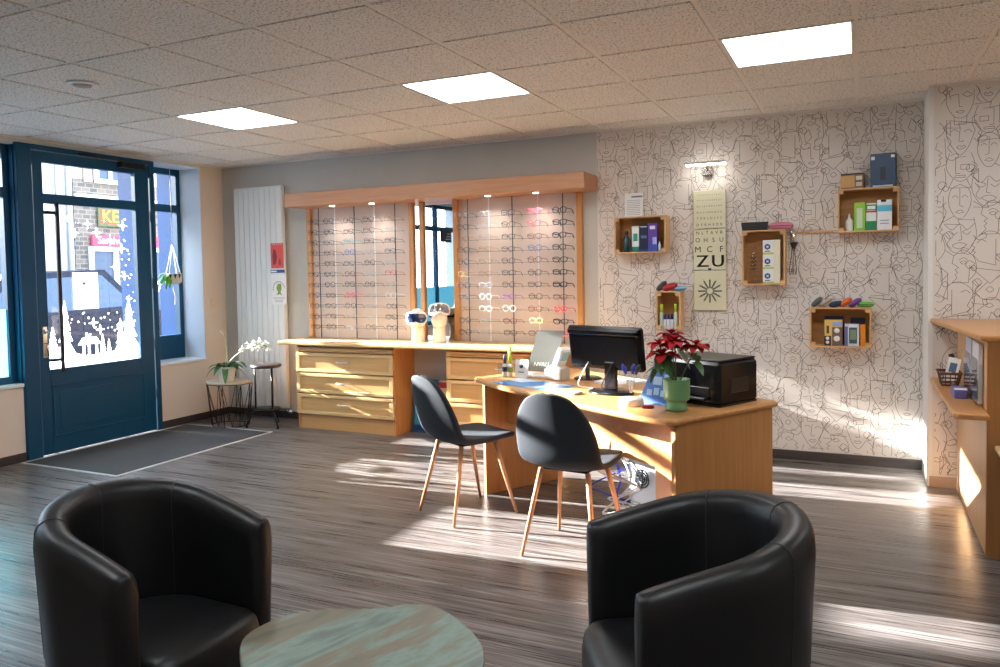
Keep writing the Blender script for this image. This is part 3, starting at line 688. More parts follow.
# long worktop and drawer cabinets
o = Mb(Tr(3.3, -5.7, 0)).box(-4.80, -1.85, 5.51, 5.948, .768, .804, bev=.010).build('display_worktop', MAPLE_X)
tag(o, 'long pale wood worktop running beneath the eyewear display', 'worktop', loc=(-3.3, 5.7, 0))
MAP_A = MAPLE_X
PANI = wood('drawer_inset', srgb(196, 154, 98), srgb(210, 170, 114), 'x', .35)
CAR_Z = wood('carcass_wood', srgb(194, 132, 70), srgb(208, 150, 88), 'z', .35)
def drawer_unit(label, x0, x1):
    cx = (x0+x1)/2; t = thing('drawer_cabinet', label, 'cabinet', (cx, 5.77, 0), 0, 'drawer cabinets'); w = (x1-x0)/2
    m = Mb(); m.box(-w, -w+.02, -.165, .16, 0, .768); m.box(w-.02, w, -.165, .16, 0, .768); m.box(-w+.02, w-.02, -.14, .16, .1, .12); m.box(-w+.02, w-.02, .14, .16, .12, .768); m.box(-w+.02, w-.02, -.15, .14, .75, .768)
    m.build('carcass', CAR_Z, t)
    Mb().box(-w+.02, w-.02, -.158, -.14, 0, .128).build('plinth', wood('plinth_wood', srgb(192, 146, 92), srgb(206, 160, 106), 'x', .35), t)
    for k, (z0, z1) in enumerate(((.708, .746), (.522, .70), (.332, .512), (.138, .322))):
        m = Mb(); a, b = -w+.006, w-.006; y = -.185
        m.box(a, b, y+.008, -.166, z0, z1)
        fwz = .03 if k else .012
        m.mat(1); m.box(a, b, y-.006, y+.012, z1-fwz, z1, bev=.004); m.box(a, b, y-.006, y+.012, z0, z0+fwz, bev=.004); m.box(a, a+.04, y-.005, y+.012, z0, z1, bev=.004); m.box(b-.04, b, y-.005, y+.012, z0, z1, bev=.004)
        dr = m.build('drawer', [PANI, MAPLE_X], t)
        if k:
            h = Mb(); zc = (z0+z1)/2+.01
            h.tube(curve_pts([(-.065, y+.006, zc), (-.06, y-.02, zc), (0, y-.026, zc), (.06, y-.02, zc), (.065, y+.006, zc)], 5), .005, 8); h.build('handle', mat('satin_silver', srgb(230, 228, 220), .3, .8), dr)
    return t
drawer_unit('left pale wood drawer cabinet with three panelled drawers beside the radiator', -4.65, -3.60)
drawer_unit('right pale wood drawer cabinet with panelled drawers, half hidden behind the desk', -3.09, -2.04)
# leaning panels between cabinets
t = thing('leaning_poster', 'dark teal poster board standing on the floor between the drawer cabinets', 'poster', (-3.42, 5.80, 0))
LB = Rx(math.radians(-8))
Mb(LB).box(-.14, .115, 0, .012, 0, .47, bev=.003).build('board', mat('teal_board', srgb(22, 76, 104), .4), t)
m = Mb(LB); m.mat(0).box(-.12, .105, -.002, -.0005, .02, .06); m.mat(1).box(-.12, .105, -.002, -.0005, .07, .30); m.mat(2).box(-.1, -.02, -.0025, -.001, .33, .44); m.mat(3).text('Vision', .075, Tr(-.01, -.004, .22) @ FRONT); m.build('print', [mat('navy_print', srgb(14, 50, 104), .5), mat('cyan_print', srgb(60, 140, 164), .5), mat('sand_print', srgb(206, 180, 140), .5), WHITEP], t)
t = thing('display_box', 'cream cardboard box with a red band, against the wall under the worktop', 'box', (-3.195, 5.88, 0))
Mb().box(-.10, .10, -.05, .05, 0, .47, bev=.003).build('carton', mat('sand_card', srgb(214, 186, 140), .6), t)
Mb().box(-.10, .10, -.052, -.0505, .40, .45).build('band', mat('red_band', srgb(196, 44, 48), .5), t)

# mannequin heads with goggles
def head(label, loc, rz, hcol, gm, lensm):
    t = thing('mannequin_bust', label, 'mannequin head', loc, rz)
    m = Mb(); m.lathe([(.060, 0), (.062, .01), (.055, .02), (.052, .07), (.05, .11), (.056, .135)], 28)
    m.grid(lambda u, v: (math.cos(2*PI*u)*.068*math.sin(PI*max(.02, min(.98, v)))**.7, math.sin(2*PI*u)*.082*math.sin(PI*max(.02, min(.98, v)))**.7-(.012*math.exp(-((v-.45)/.07)**2-((u-.75)/.04)**2)), .2-.085*math.cos(PI*v)), 32, 18, closed_u=True)
    m.build('head', hcol, t)
    return t
HW = mat('head_white', srgb(240, 230, 218), .6)
h1 = head('white mannequin head wearing dark blue ski goggles, left of the pair', (-3.44, 5.74, .8045), .35, HW, None, None)
def goggles(name, label, loc, rz, tilt, fcol, lcol):
    g = thing(name, label, 'goggles', loc, rz); R_ = Rx(tilt)
    f = Mb(R_)
    ring = lambda s, y: [Vector((p.x*1.1, p.y*1.05, p.z*1.12)) for p in curve_pts([(-.078*s, .038+y, 0), (-.068*s, .005+y, .036*s), (-.03*s, -.022+y, .044*s), (0, -.028+y, .042*s), (.03*s, -.022+y, .044*s), (.068*s, .005+y, .036*s), (.078*s, .038+y, 0), (.066*s, .006+y, -.034*s), (.03*s, -.02+y, -.040*s), (0, -.028+y, -.026*s), (-.03*s, -.02+y, -.040*s), (-.066*s, .006+y, -.034*s)], 3, True)]
    f.tube(ring(1, -.072), .008, 6, closed=True); f.build('frame', fcol, g)
    l = Mb(R_); P = ring(.97, -.076); n = len(P); c = Vector((0, -.122, .002)); l.sm = True
    l.add([tuple(p) for p in P]+[tuple(c)], [(i, (i+1) % n, n) for i in range(n)]); l.build('lens', lcol, g)
    s = Mb(R_); 
    for a in range(20):
        th0 = math.radians(-20+a*11); th1 = math.radians(-20+(a+1)*11)
        q = [(.08*math.cos(t_), .092*math.sin(t_)) for t_ in (th0, th1)]
        s.add([(q[0][0], q[0][1], -.014), (q[1][0], q[1][1], -.014), (q[1][0], q[1][1], .014), (q[0][0], q[0][1], .014)], [(0, 1, 2, 3)])
    st = s.build('strap', mat('goggle_strap', srgb(30, 30, 34), .7), g); solidify(st, .003)
    return g
goggles('ski_goggles', 'dark blue ski goggles worn by the left mannequin head', (-3.44, 5.74, 1.012), .35, 0, mat('white_goggle_frame', srgb(230, 230, 236), .3), mat('blue_goggle_lens', srgb(14, 34, 84), .08, coat=1))
h2 = head('white mannequin head holding up white ski goggles, right of the pair', (-3.25, 5.78, .8045), .3, HW, None, None)
goggles('ski_goggles', 'white framed ski goggles with silver lens on the right mannequin head', (-3.25, 5.78, 1.045), .6, -.5, mat('white_goggle_frame2', srgb(240, 240, 240), .3), mat('silver_goggle_lens', srgb(160, 160, 158), .1, .7))
t = thing('display_tray', 'clear acrylic tray beside the mannequin heads in front of the mirror', 'tray', (-3.15, 5.68, .8045))
m = Mb(); m.box(-.06, .06, -.04, .04, 0, .004); m.box(-.06, .06, -.04, -.036, .004, .02); m.box(-.06, .06, .036, .04, .004, .02); m.build('tray', CLEAR, t)

# ------------------------------------------------------------------ radiator and corner furniture
t = thing('radiator', 'tall flat white fluted radiator fixed to the back wall in the corner', 'radiator', (-5.31, 5.95, .11))
m = Mb(); m.box(-.30, .30, -.075, -.03, 0, 2.155, bev=.004)
for k in range(9):
    x = -.30+.6*(k+.5)/9; m.box(x-.0295, x+.0295, -.082, -.0745, .012, 2.143, bev=.006)
m.build('panel', mat('radiator_white', srgb(226, 230, 228), .35), t)
m = Mb(); m.box(-.25, -.2, -.03, -.001, .3, .36); m.box(.2, .25, -.03, -.001, .3, .36); m.box(-.25, -.2, -.03, -.001, 1.8, 1.86); m.box(.2, .25, -.03, -.001, 1.8, 1.86); m.build('bracket', WHITEP, t)
m = Mb(); m.tube([(.27, -.05, 0), (.27, -.05, -.03), (.31, -.05, -.035)], .012); m.lathe([(.02, 0), (.024, .03), (.018, .05)], 14, Tr(.30, -.05, -.035) @ Ry(PI/2)); m.build('valve', CHROME, t)
yf = 5.95-.0825
t = thing('red_flyer', 'red flyer with scalloped top stuck on the white radiator', 'flyer', (-5.075, yf, 1.47))
m = Mb(); m.box(-.078, .078, -.0015, 0, 0, .225)
for k in range(6): m.box(-.078+k*.027, -.078+k*.027+.018, -.0015, 0, .225, .243)
m.build('sheet', mat('red_flyer_print', srgb(206, 72, 66), .6), t)
m = Mb(); m.prism([(-.05, .03), (-.02, .04), (.0, .1), (-.015, .17), (-.04, .19), (-.055, .12)], 0, .0006, Tr(0, -.0024, 0) @ FRONT); m.prism([(.02, .03), (.045, .03), (.04, .09), (.025, .09)], 0, .0006, Tr(0, -.0024, 0) @ FRONT); m.build('silhouette', mat('dark_red_print', srgb(120, 26, 34), .6), t)
t = thing('blue_strip', 'narrow blue printed strip stuck between the two flyers on the radiator', 'flyer', (-5.075, yf, 1.425))
m = Mb(); m.box(-.085, .085, -.0015, 0, 0, .03); m.mat(1); m.box(-.08, -.01, -.0018, -.0015, .008, .022); m.build('strip', [mat('blue_strip_print', srgb(28, 64, 130), .6), WHITEP], t)
t = thing('white_flyer', 'white flyer with green drawing in a ring of text, lowest on the radiator', 'flyer', (-5.065, yf, 1.12))
m = Mb(); m.box(-.088, .088, -.0015, 0, 0, .29); m.build('sheet', PAPERW, t)
m = Mb(); m.prism([(-.03, .09), (-.01, .12), (-.03, .16), (-.01, .2), (.03, .2), (.035, .15), (.02, .12), (.04, .085), (.01, .1)], 0, .0006, Tr(0, -.0024, 0) @ FRONT)
m.mat(1)
for a in range(11):
    th = math.radians(20+a*16); m.box(-.006, .006, -.0022, -.0016, -.004, .004, Tr(.07*math.cos(th), 0, .145+.075*math.sin(th)) @ Ry(PI/2-th))
m.box(-.07, .07, -.0022, -.0016, .06, .064); m.box(-.05, .05, -.0022, -.0016, .04, .043); m.box(-.05, .05, -.0022, -.0016, .025, .028)
m.build('drawing', [mat('green_print', srgb(130, 150, 60), .6), mat('ink_print', srgb(60, 60, 80), .6)], t)

# wire side table
t = thing('wire_side_table', 'small octagonal side table with black wire frame in the corner', 'side table', (-5.36, 5.48, 0))
oc = [(.235*math.cos(PI/8+k*PI/4), .20*math.sin(PI/8+k*PI/4)) for k in range(8)]
Mb().prism(oc, .402, .418, bev=.003).build('table_top', wood('pale_top', srgb(190, 172, 146), srgb(206, 190, 164), 'x', .5), t)
m = Mb()
top = [(x*.98, y*.98, .398) for x, y in oc]; bot = [(x*.80, y*.80, .005) for x, y in oc]
for i in range(8):
    j = (i+1) % 8
    m.tube([top[i], top[j]], .004, 6); m.tube([bot[i], bot[j]], .004, 6); m.tube([top[i], bot[i]], .004, 6)
    a, b = Vector(top[i]), Vector(top[j]); c, d_ = Vector(bot[i]), Vector(bot[j]); mid = (a+b+c+d_)/4
    m.tube([a, (c+d_)/2], .003, 5); m.tube([b, (c+d_)/2], .003, 5)
m.build('wire_frame', BLACKM, t)
# orchid
LEAFG = noise_mat('leaf_green', srgb(38, 78, 40), srgb(66, 112, 56), (1, 1, 1), 12, 3, .3, .7, .4)
def leaf(m, base, az, L, W, droop, up, n=7, fold=.25):
    base = Vector(base); d = Vector((math.cos(az), math.sin(az), 0)); s = Vector((-d.y, d.x, 0)); prev = None
    vs = []; fs = []
    for i in range(n):
        t_ = i/(n-1); w = W*math.sin(PI*(t_*.92+.06))**.8
        c = base+d*L*t_*(1-.12*droop*t_)+Vector((0, 0, up*L*t_-droop*L*t_*t_))
        vs += [tuple(c-s*w+Vector((0, 0, fold*w))), tuple(c), tuple(c+s*w+Vector((0, 0, fold*w)))]
        if i: o_ = 3*(i-1); fs += [(o_, o_+1, o_+4, o_+3), (o_+1, o_+2, o_+5, o_+4)]
    sm = m.sm; m.sm = True; m.add(vs, fs); m.sm = sm
t = thing('potted_orchid', 'white flowering orchid in a white pot on the wire side table', 'potted plant', (-5.37, 5.46, .4185))
Mb().lathe([(.062, 0), (.068, .005), (.088, .13), (.092, .135), (.085, .137), (.08, .12), (.0, .118)], 28).build('pot', WHITEP, t)
m = Mb(); rr = random.Random(5)
for k in range(11): leaf(m, (rr.uniform(-.02, .02), rr.uniform(-.02, .02), .125), k*PI*2/11*1.02+.2, rr.uniform(.17, .24), rr.uniform(.028, .040), rr.uniform(.6, 1.0), rr.uniform(.35, .95))
m.build('leaves', LEAFG, t)
m = Mb(); P = curve_pts([(0, 0, .12), (.06, 0, .20), (.18, 0, .28), (.30, .0, .33), (.42, -.02, .36), (.52, -.03, .34)], 6); m.tube(P, .0035, 6)
m.tube(curve_pts([(0, 0, .12), (.01, 0, .28), (.0, 0, .4), (-.04, 0, .47), (-.06, 0, .45)], 6), .003, 6); m.build('stems', mat('stem_green', srgb(110, 130, 70), .6), t)
m = Mb()
for (x, z) in ((.22, .31), (.28, .35), (.33, .31), (.36, .37), (.40, .32), (.43, .39), (.46, .34), (.50, .37), (.53, .31)):
    for k in range(5): leaf(m, (x, -.01, z), k*PI*2/5+x*9, .045, .018, .3, rr.uniform(-.2, .6), 4)
    for k in range(3): m.add([(x, -.015, z), (x+.03*math.cos(k*2.1+1), -.03, z+.03*math.sin(k*2.1+1)), (x+.03*math.cos(k*2.1+1.9), -.02, z+.03*math.sin(k*2.1+1.9))], [(0, 1, 2)])
m.build('flowers', mat('orchid_white', srgb(244, 246, 236), .6), t)
# small pedestal stand
t = thing('pedestal_stand', 'tall slim black metal stool with round seat and curled feet', 'stool', (-4.945, 5.52, 0))
Mb().lathe([(.0, .555), (.13, .556), (.14, .562), (.14, .580), (.12, .586), (0, .586)], 32).build('seat', mat('dark_seat', srgb(48, 36, 36), .4), t)
m = Mb()
for a in (math.radians(100), math.radians(220), math.radians(340)):
    c, s_ = math.cos(a), math.sin(a); m.tube([(c*.10, s_*.10, .557), (c*.10, s_*.10, .17)], .008)
    m.tube(curve_pts([(c*.03, s_*.03, .165), (c*.12, s_*.12, .14), (c*.17, s_*.17, .06), (c*.19, s_*.19, .015), (c*.17, s_*.17, .012)], 6), .008)
m.lathe([(.115, .16), (.12, .17), (.115, .18)], 24); m.build('legs_frame', BLACKM, t)
# hanging plant in the right window
t = thing('hanging_planter', 'white macrame hanging planter with dark pattern in the right window', 'planter', (-5.97, 5.42, 1.335))
Mb().lathe([(.05, 0), (.075, .02), (.082, .09), (.078, .1), (.07, .095), (0, .09)], 24).build('pot', mat('pot_pale', srgb(224, 220, 214), .6), t)
m = Mb()
for k in range(12):
    a = k*PI/6; R0 = .084
    m.add([(R0*math.cos(a-.2), R0*math.sin(a-.2), .095), (R0*math.cos(a+.2), R0*math.sin(a+.2), .095), (R0*math.cos(a), R0*math.sin(a), .05)], [(0, 2, 1)])
m.build('pattern_band', mat('dark_pattern', srgb(60, 44, 44), .7), t)
m = Mb()
for k in range(4):
    a = k*PI/2+.4; m.tube([(.078*math.cos(a), .078*math.sin(a), .07), (.004*math.cos(a), .004*math.sin(a), .38)], .004, 6)
m.tube([(0, 0, .38), (0, 0, 1.125)], .0025, 6); m.tube(curve_pts([(0, 0, 0), (.0, 0, -.06), (.02, 0, -.12), (.01, 0, -.2)], 5), .005, 6); m.build('cords', mat('macrame_cord', srgb(230, 226, 216), .8), t)
m = Mb(); rr = random.Random(9)
for k in range(12): leaf(m, (rr.uniform(-.02, .02), rr.uniform(-.03, .0), .08), -PI/2+rr.uniform(-.9, .9), rr.uniform(.12, .20), .022, 1.2, rr.uniform(.3, .9))
m.build('foliage', mat('bright_leaf', srgb(110, 190, 50), .5), t)

# ------------------------------------------------------------------ wooden crates on the wallpaper wall
def crate(label, x0, x1, z0, z1, dep=.15):
    cx = (x0+x1)/2; w = (x1-x0)/2; h = z1-z0; t = thing('wall_crate', label, 'crate shelf', (cx, 5.949, z0), 0, 'wooden wall crates'); th = .010
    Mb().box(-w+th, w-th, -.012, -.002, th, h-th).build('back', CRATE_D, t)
    Mb().box(-w, w, -dep, -.002, 0, th, bev=.002).build('bottom', CRATE, t)
    Mb().box(-w, w, -dep, -.002, h-th, h, bev=.002).build('top', CRATE, t)
    for s_ in (-1, 1):
        Mb().box(*sorted((s_*w, s_*(w-th))), -dep, -.002, th, h-th).build('side', CRATE, t)
        for zz in (th, h-th-.024):
            Mb().box(*sorted((s_*(w-th), s_*(w-th-.026))), -dep+.004, -dep+.03, zz, zz+.024).build('corner_block', CRATE, t)
    return t
crate('wide wooden crate shelf holding lens solution boxes, left of the eye chart', -1.705, -1.31, 1.52, 1.80)
crate('smallest upright wooden crate with blue capped bottles, low left of the eye chart', -1.387, -1.205, .937, 1.228)
crate('upright wooden crate shelf with three stacked cream boxes, right of the eye chart', -.763, -.472, 1.268, 1.660)
crate('wooden crate shelf with green and white cartons, highest on the right', -.134, .238, 1.622, 1.918)
crate('wooden crate shelf with clock and weather station boxes, lowest on the right', -.312, .073, .835, 1.110)
tag(Mb().box(-.135, .135, -.02, 0, 0, .014).build('wooden_strip', CRATE), 'thin wooden batten on the wall between the two right-hand upper crates', 'shelf', loc=(-.30, 5.949, 1.632))

def carton(name, label, x0, x1, z0, h, col, dep=.05, yf=None, deco=(), rz=0., grp=None, tilt=0.):
    """box with front panel decorations: (u0,u1,v0,v1,colour) in 0..1 of the front face"""
    w = (x1-x0)/2; yf = yf if yf is not None else 5.82
    t = thing(name, label, 'box', ((x0+x1)/2, yf+dep/2, z0), rz, grp)
    Mb().box(-w, w, -dep/2, dep/2, 0, h, bev=.0015).build('carton', mat('card_%d_%d_%d' % col, srgb(*col), .4), t)
    cols = {}
    for k, (u0, u1, v0, v1, c) in enumerate(deco):
        if c not in cols: cols[c] = Mb()
        o = .0006*(1+k*.5); cols[c].box(-w+2*w*u0, -w+2*w*u1, -dep/2-o, -dep/2, h*v0, h*v1)
    for c, m in cols.items(): m.build('print', mat('card_%d_%d_%d' % c, srgb(*c), .45), t)
    return t
Z1 = 1.5305
t = thing('solution_bottle', 'small dark teal bottle at the left end of the wide crate', 'bottle', (-1.622, 5.85, Z1))
Mb().lathe([(.022, 0), (.024, .01), (.024, .11), (.012, .128), (.012, .135)], 18).build('bottle', mat('teal_bottle', srgb(20, 70, 84), .25), t)
Mb().lathe([(.014, .133), (.014, .165), (.0, .167)], 16).build('cap', mat('dark_cap', srgb(20, 36, 44), .4), t)
t = thing('solution_tube', 'thin dark tube between the teal bottle and the green and white box', 'bottle', (-1.588, 5.815, Z1))
Mb().lathe([(.007, 0), (.007, .09), (.004, .1)], 12).build('tube', mat('grey_tube', srgb(64, 84, 90), .3), t)
carton('solution_box', 'white box with teal bands in the wide crate', -1.575, -1.520, Z1, .195, (230, 236, 230), .06, 5.83, ((0, 1, 0, .2, (20, 130, 110)), (.2, .8, .42, .72, (30, 150, 124)), (0, 1, .92, 1, (200, 220, 210))))
carton('solution_box', 'dark navy lens solution box in the middle of the wide crate', -1.513, -1.450, Z1, .205, (18, 26, 62), .06, 5.825, ((.15, .85, .5, .6, (80, 110, 150)), (0, 1, .0, .1, (30, 60, 120)), (.1, .9, .9, .94, (180, 190, 210))))
carton('solution_box', 'purple and blue lens solution box at the right in the wide crate', -1.446, -1.378, Z1, .215, (92, 60, 150), .06, 5.815, ((.2, .8, .78, .9, (220, 220, 240)), (0, 1, 0, .25, (60, 80, 170)), (.5, .95, .25, .5, (150, 170, 230))))
t = thing('solution_bottle', 'tiny white and blue bottle in front of the purple box in the wide crate', 'bottle', (-1.362, 5.83, Z1))
Mb().lathe([(.011, 0), (.012, .05), (.005, .062), (.005, .075)], 14).build('bottle', mat('pale_blue_bottle', srgb(200, 214, 236), .3), t)
t = thing('paper_card', 'white printed card standing on top of the wide crate', 'card', (-1.585, 5.925, 1.8005)); R_ = Rx(math.radians(-5))
Mb(R_).box(-.072, .072, 0, .003, 0, .19).build('card', PAPERW, t)
m = Mb(R_); m.box(-.02, .066, -.0006, 0, .155, .168)
for k in range(9): m.box(-.055, .05, -.0006, 0, .02+k*.014, .0225+k*.014)
m.build('print', mat('grey_blue_print', srgb(120, 130, 150), .6), t)
# small crate
Z2 = .9475
def spray(label, x, y, capc, bodyc, h=.16, r=.016, grp=None):
    t = thing('spray_bottle', label, 'bottle', (x, y, Z2), 0, grp)
    Mb().lathe([(r*.9, 0), (r, .006), (r, h*.62), (r*.7, h*.68)], 18).build('bottle', mat('bottle_%d_%d_%d' % bodyc, srgb(*bodyc), .3), t)
    Mb().lathe([(r*.85, h*.67), (r*.85, h*.97), (r*.7, h), (0, h)], 16).build('cap', mat('cap_%d_%d_%d' % capc, srgb(*capc), .4), t)
    return t
spray('tall bottle with lime cap at the left in the smallest crate', -1.352, 5.83, (176, 206, 40), (190, 206, 190), .185, .014)
spray('tall bottle with lime cap at the right in the smallest crate', -1.246, 5.83, (176, 206, 40), (210, 216, 200), .185, .013)
for k, (x, w) in enumerate(((-1.323, 'left of the three'), (-1.297, 'middle of the three'), (-1.272, 'right of the three'))):
    spray('short blue capped white bottle, %s in the smallest crate' % w, x, 5.82, (20, 44, 110), (214, 220, 228), .105, .0118, 'blue capped bottles')
def case(label, loc, col, L=.16, Wd=.065, Ht=.045, rz=0., roll=0., zipc=None, grp='eyeglass cases on the crates', yr=0.):
    t = thing('eyeglass_case', label, 'eyeglass case', loc, rz, grp); R_ = Ry(yr) @ Rx(roll)
    e = lambda q, p: math.copysign(abs(q)**p, q)
    def ell(u, v):
        a = 2*PI*u; b = PI*(v-.5); c = math.cos(b)
        return R_ @ Vector((L/2*e(math.cos(a), .75)*abs(c)**.6, Wd/2*e(math.sin(a), .75)*abs(c)**.6, Ht/2*math.sin(b)))
    lift = -min(ell(i/28, j/12).z for i in range(28) for j in range(13))
    U = Vector((0, 0, lift))
    Mb().grid(lambda u, v: ell(u, v)+U, 28, 13, closed_u=True).build('shell', mat('case_%d_%d_%d' % col, srgb(*col), .6), t)
    z = Mb(); z.tube([R_ @ Vector((L/2*1.005*e(math.cos(a), .75), Wd/2*1.005*e(math.sin(a), .75), 0))+U for a in [2*PI*k/28 for k in range(28)]], .0018, 5, closed=True)
    z.build('zip', mat('zip_dark', srgb(*(zipc or (30, 30, 34))), .5), t)
    return t
case('grey soft eyeglass case on the smallest crate, left of the red one', (-1.36, 5.87, 1.2285), (70, 74, 80), .10, .05, .042, 0, 0, None, 'eyeglass cases on the crates', -.75)
case('red soft eyeglass case on top of the smallest crate', (-1.292, 5.86, 1.2285), (176, 24, 34), .115, .065, .05, 0, .25, None, 'eyeglass cases on the crates', -.25)
case('light blue soft eyeglass case on top of the smallest crate', (-1.225, 5.87, 1.2285), (120, 176, 214), .10, .055, .036, .2, .2)
# upright crate with stack
Z3 = 1.2785
for k in range(3):
    w = ('lowest', 'middle', 'topmost')[k]
    t = carton('contact_lens_box', 'cream contact lens box with blue emblem, %s of the stack of three' % w, -.622, -.505, Z3+k*.1035, .103, (226, 220, 196), .09, 5.82, ((0, .62, 0, .16, (196, 200, 120)), (0, .62, .16, 1, (222, 230, 232))), grp='stack of cream boxes in the upright crate')
    m = Mb(Tr(-.027, -.0458, .055)); m.lathe([(.012, 0), (.020, 0.0006)], 18, FRONT, cap=False)
    for q in range(6):
        a = q*PI/3; m.prism([(0, .004), (.006, .012), (0, .022), (-.006, .012)], 0, .0008, FRONT @ Rz(a))
    m.box(-.018, .018, -.0012, 0, -.034, -.028)
    m.build('emblem', mat('emblem_blue', srgb(40, 70, 120), .5), t)
t = thing('glass_bottle', 'clear bottle with black script inside the upright crate', 'bottle', (-.685, 5.86, Z3))
Mb().lathe([(.03, 0), (.034, .01), (.034, .19), (.014, .235), (.012, .28), (.015, .285)], 24).build('bottle', CLEAR, t)
m = Mb(); rr = random.Random(2)
for k in range(4): m.tube(curve_pts([(-.018, -.0352, .10+k*.026), (-.008, -.037, .112+k*.026), (.0, -.0375, .096+k*.026), (.010, -.037, .114+k*.026), (.018, -.0352, .102+k*.026)], 4), .0022, 5)
m.build('script', BLACKP, t)
t = thing('hard_case', 'black hard eyeglass case on the upright crate, left', 'eyeglass case', (-.68, 5.86, 1.6605))
Mb().prism([(-.085, 0), (.085, 0), (.092, .06), (-.092, .06)], -.03, .03, FRONT, bev=.004).build('shell', mat('black_case', srgb(26, 26, 30), .4), t)
case('pink soft eyeglass case on the upright crate beside the black case', (-.505, 5.86, 1.6605), (196, 120, 140), .17, .065, .055, 0, 0, (150, 80, 100))
# hanging cord
t = thing('lanyard', 'silver clip with black cords hanging on the wall beside the upright crate', 'cord', (-.425, 5.93, 1.40))
Mb().lathe([(.018, .185), (.02, .19), (.02, .245), (.012, .25)], 18).build('clip', CHROME, t)
m = Mb(); m.prism([(-.026, .17), (.026, .17), (.010, .125), (-.010, .125)], -.004, .004, FRONT); m.build('clasp', BLACKP, t)
m = Mb()
for dx in (-.018, -.003, .012): m.tube(curve_pts([(dx*.5, 0, .13), (dx, 0, .05), (dx*1.6, 0, -.03), (dx*1.2, 0, -.06), (dx*.6, 0, -.02)], 5), .0022, 5)
m.build('cords', BLACKP, t)
# top right crate
Z4 = 1.6325
t = thing('dropper_bottle', 'small white dropper bottle at the left in the highest crate', 'bottle', (-.062, 5.85, Z4))
Mb().lathe([(.022, 0), (.024, .006), (.024, .07), (.012, .085), (.008, .09), (.004, .118), (0, .119)], 20).build('bottle', WHITEP, t)
carton('lime_box', 'lime green box beside the dropper bottle in the highest crate', -.034, .036, Z4, .19, (140, 196, 60), .05, 5.83, ((.25, .75, .1, .8, (196, 216, 190)),))
carton('drops_box', 'white box with green base and red stripe in the highest crate', .041, .103, Z4, .182, (230, 238, 236), .05, 5.83, ((0, 1, 0, .34, (30, 140, 90)), (0, 1, .66, .72, (206, 50, 50)), (0, 1, .74, .95, (40, 150, 100)), (.1, .9, .78, .9, (224, 240, 230))))
carton('drops_box', 'white box with light blue band at the right in the highest crate', .108, .196, Z4, .20, (236, 240, 242), .06, 5.82, ((0, 1, .62, .82, (90, 190, 226)), (.25, .6, .93, 1, (20, 24, 30)), (.2, .8, .3, .33, (150, 160, 170)), (.2, .8, .2, .23, (150, 160, 170))))
carton('gold_box', 'small brown and gold box on top of the highest crate', -.11, .03, 1.9185, .105, (120, 92, 60), .09, 5.83, ((0, .62, .1, .85, (196, 150, 90)), (0, 1, .9, 1, (60, 44, 34)), (.68, .95, .55, .8, (200, 190, 170)), (.68, .95, .15, .4, (190, 180, 160))), rz=-.15)
carton('blue_gift_box', 'dark blue box with starry picture on top of the highest crate', .07, .222, 1.9185, .225, (20, 58, 92), .09, 5.83, ((.04, .18, .82, .92, (220, 230, 240)), (.82, .96, .86, .94, (220, 230, 240)), (.1, .9, .02, .06, (200, 214, 226)), (.4, .62, .2, .6, (14, 30, 56))), rz=-.12)
# bottom right crate
Z5 = .8455
ck = carton('clock_box', 'yellow and brown clock box in the lowest crate', -.218, -.105, Z5, .178, (214, 180, 96), .07, 5.82, ((.42, 1, .0, .72, (112, 92, 84)), (0, .38, .0, .38, (60, 44, 40)), (.12, .26, .48, .78, (70, 60, 50)), (.45, 1, .76, .95, (150, 170, 206))))
for (x, z, r) in ((.022, .105, .018), (.022, .05, .020), (-.037, .052, .011), (-.037, .024, .011)):
    m = Mb(); m.lathe([(r, 0), (r, .0012), (0, .0014)], 20, Tr(x, -.0362, z) @ FRONT); m.build('dial', mat('dial_white', srgb(226, 222, 214), .5), ck)
carton('navy_box', 'navy box standing behind the clock box in the lowest crate', -.222, -.098, Z5, .20, (26, 30, 66), .03, 5.895)
carton('weather_station_box', 'white and blue weather station box in the lowest crate', -.09, .0, Z5, .15, (196, 206, 220), .07, 5.82, ((0, .22, 0, .9, (90, 100, 150)), (.3, .85, .12, .85, (60, 80, 90)), (.38, .8, .3, .75, (120, 140, 110)), (.3, .9, .9, 1, (230, 234, 240))))
carton('orange_box', 'narrow orange box at the right end in the lowest crate', .006, .040, Z5, .146, (216, 136, 36), .07, 5.83)
carton('dark_box', 'dark box behind the weather station and orange boxes in the lowest crate', -.055, .036, Z5, .19, (24, 28, 44), .03, 5.905)
cz = 1.1105
for x, c, n_, r in ((-.268, (78, 92, 94), 'dark grey', -.75), (-.205, (182, 170, 150), 'beige', -.6), (-.145, (34, 62, 104), 'navy blue', -.2), (-.085, (226, 106, 30), 'orange', -.65), (-.025, (112, 60, 140), 'purple', -.6), (.04, (100, 170, 60), 'green', 0)):
    case('%s soft eyeglass case in the row on top of the lowest crate' % n_, (x, 5.86, cz), c, .105 if n_ == 'green' else .092, .07, .04, 0, 0, (20, 20, 30), 'eyeglass cases on the crates', r)

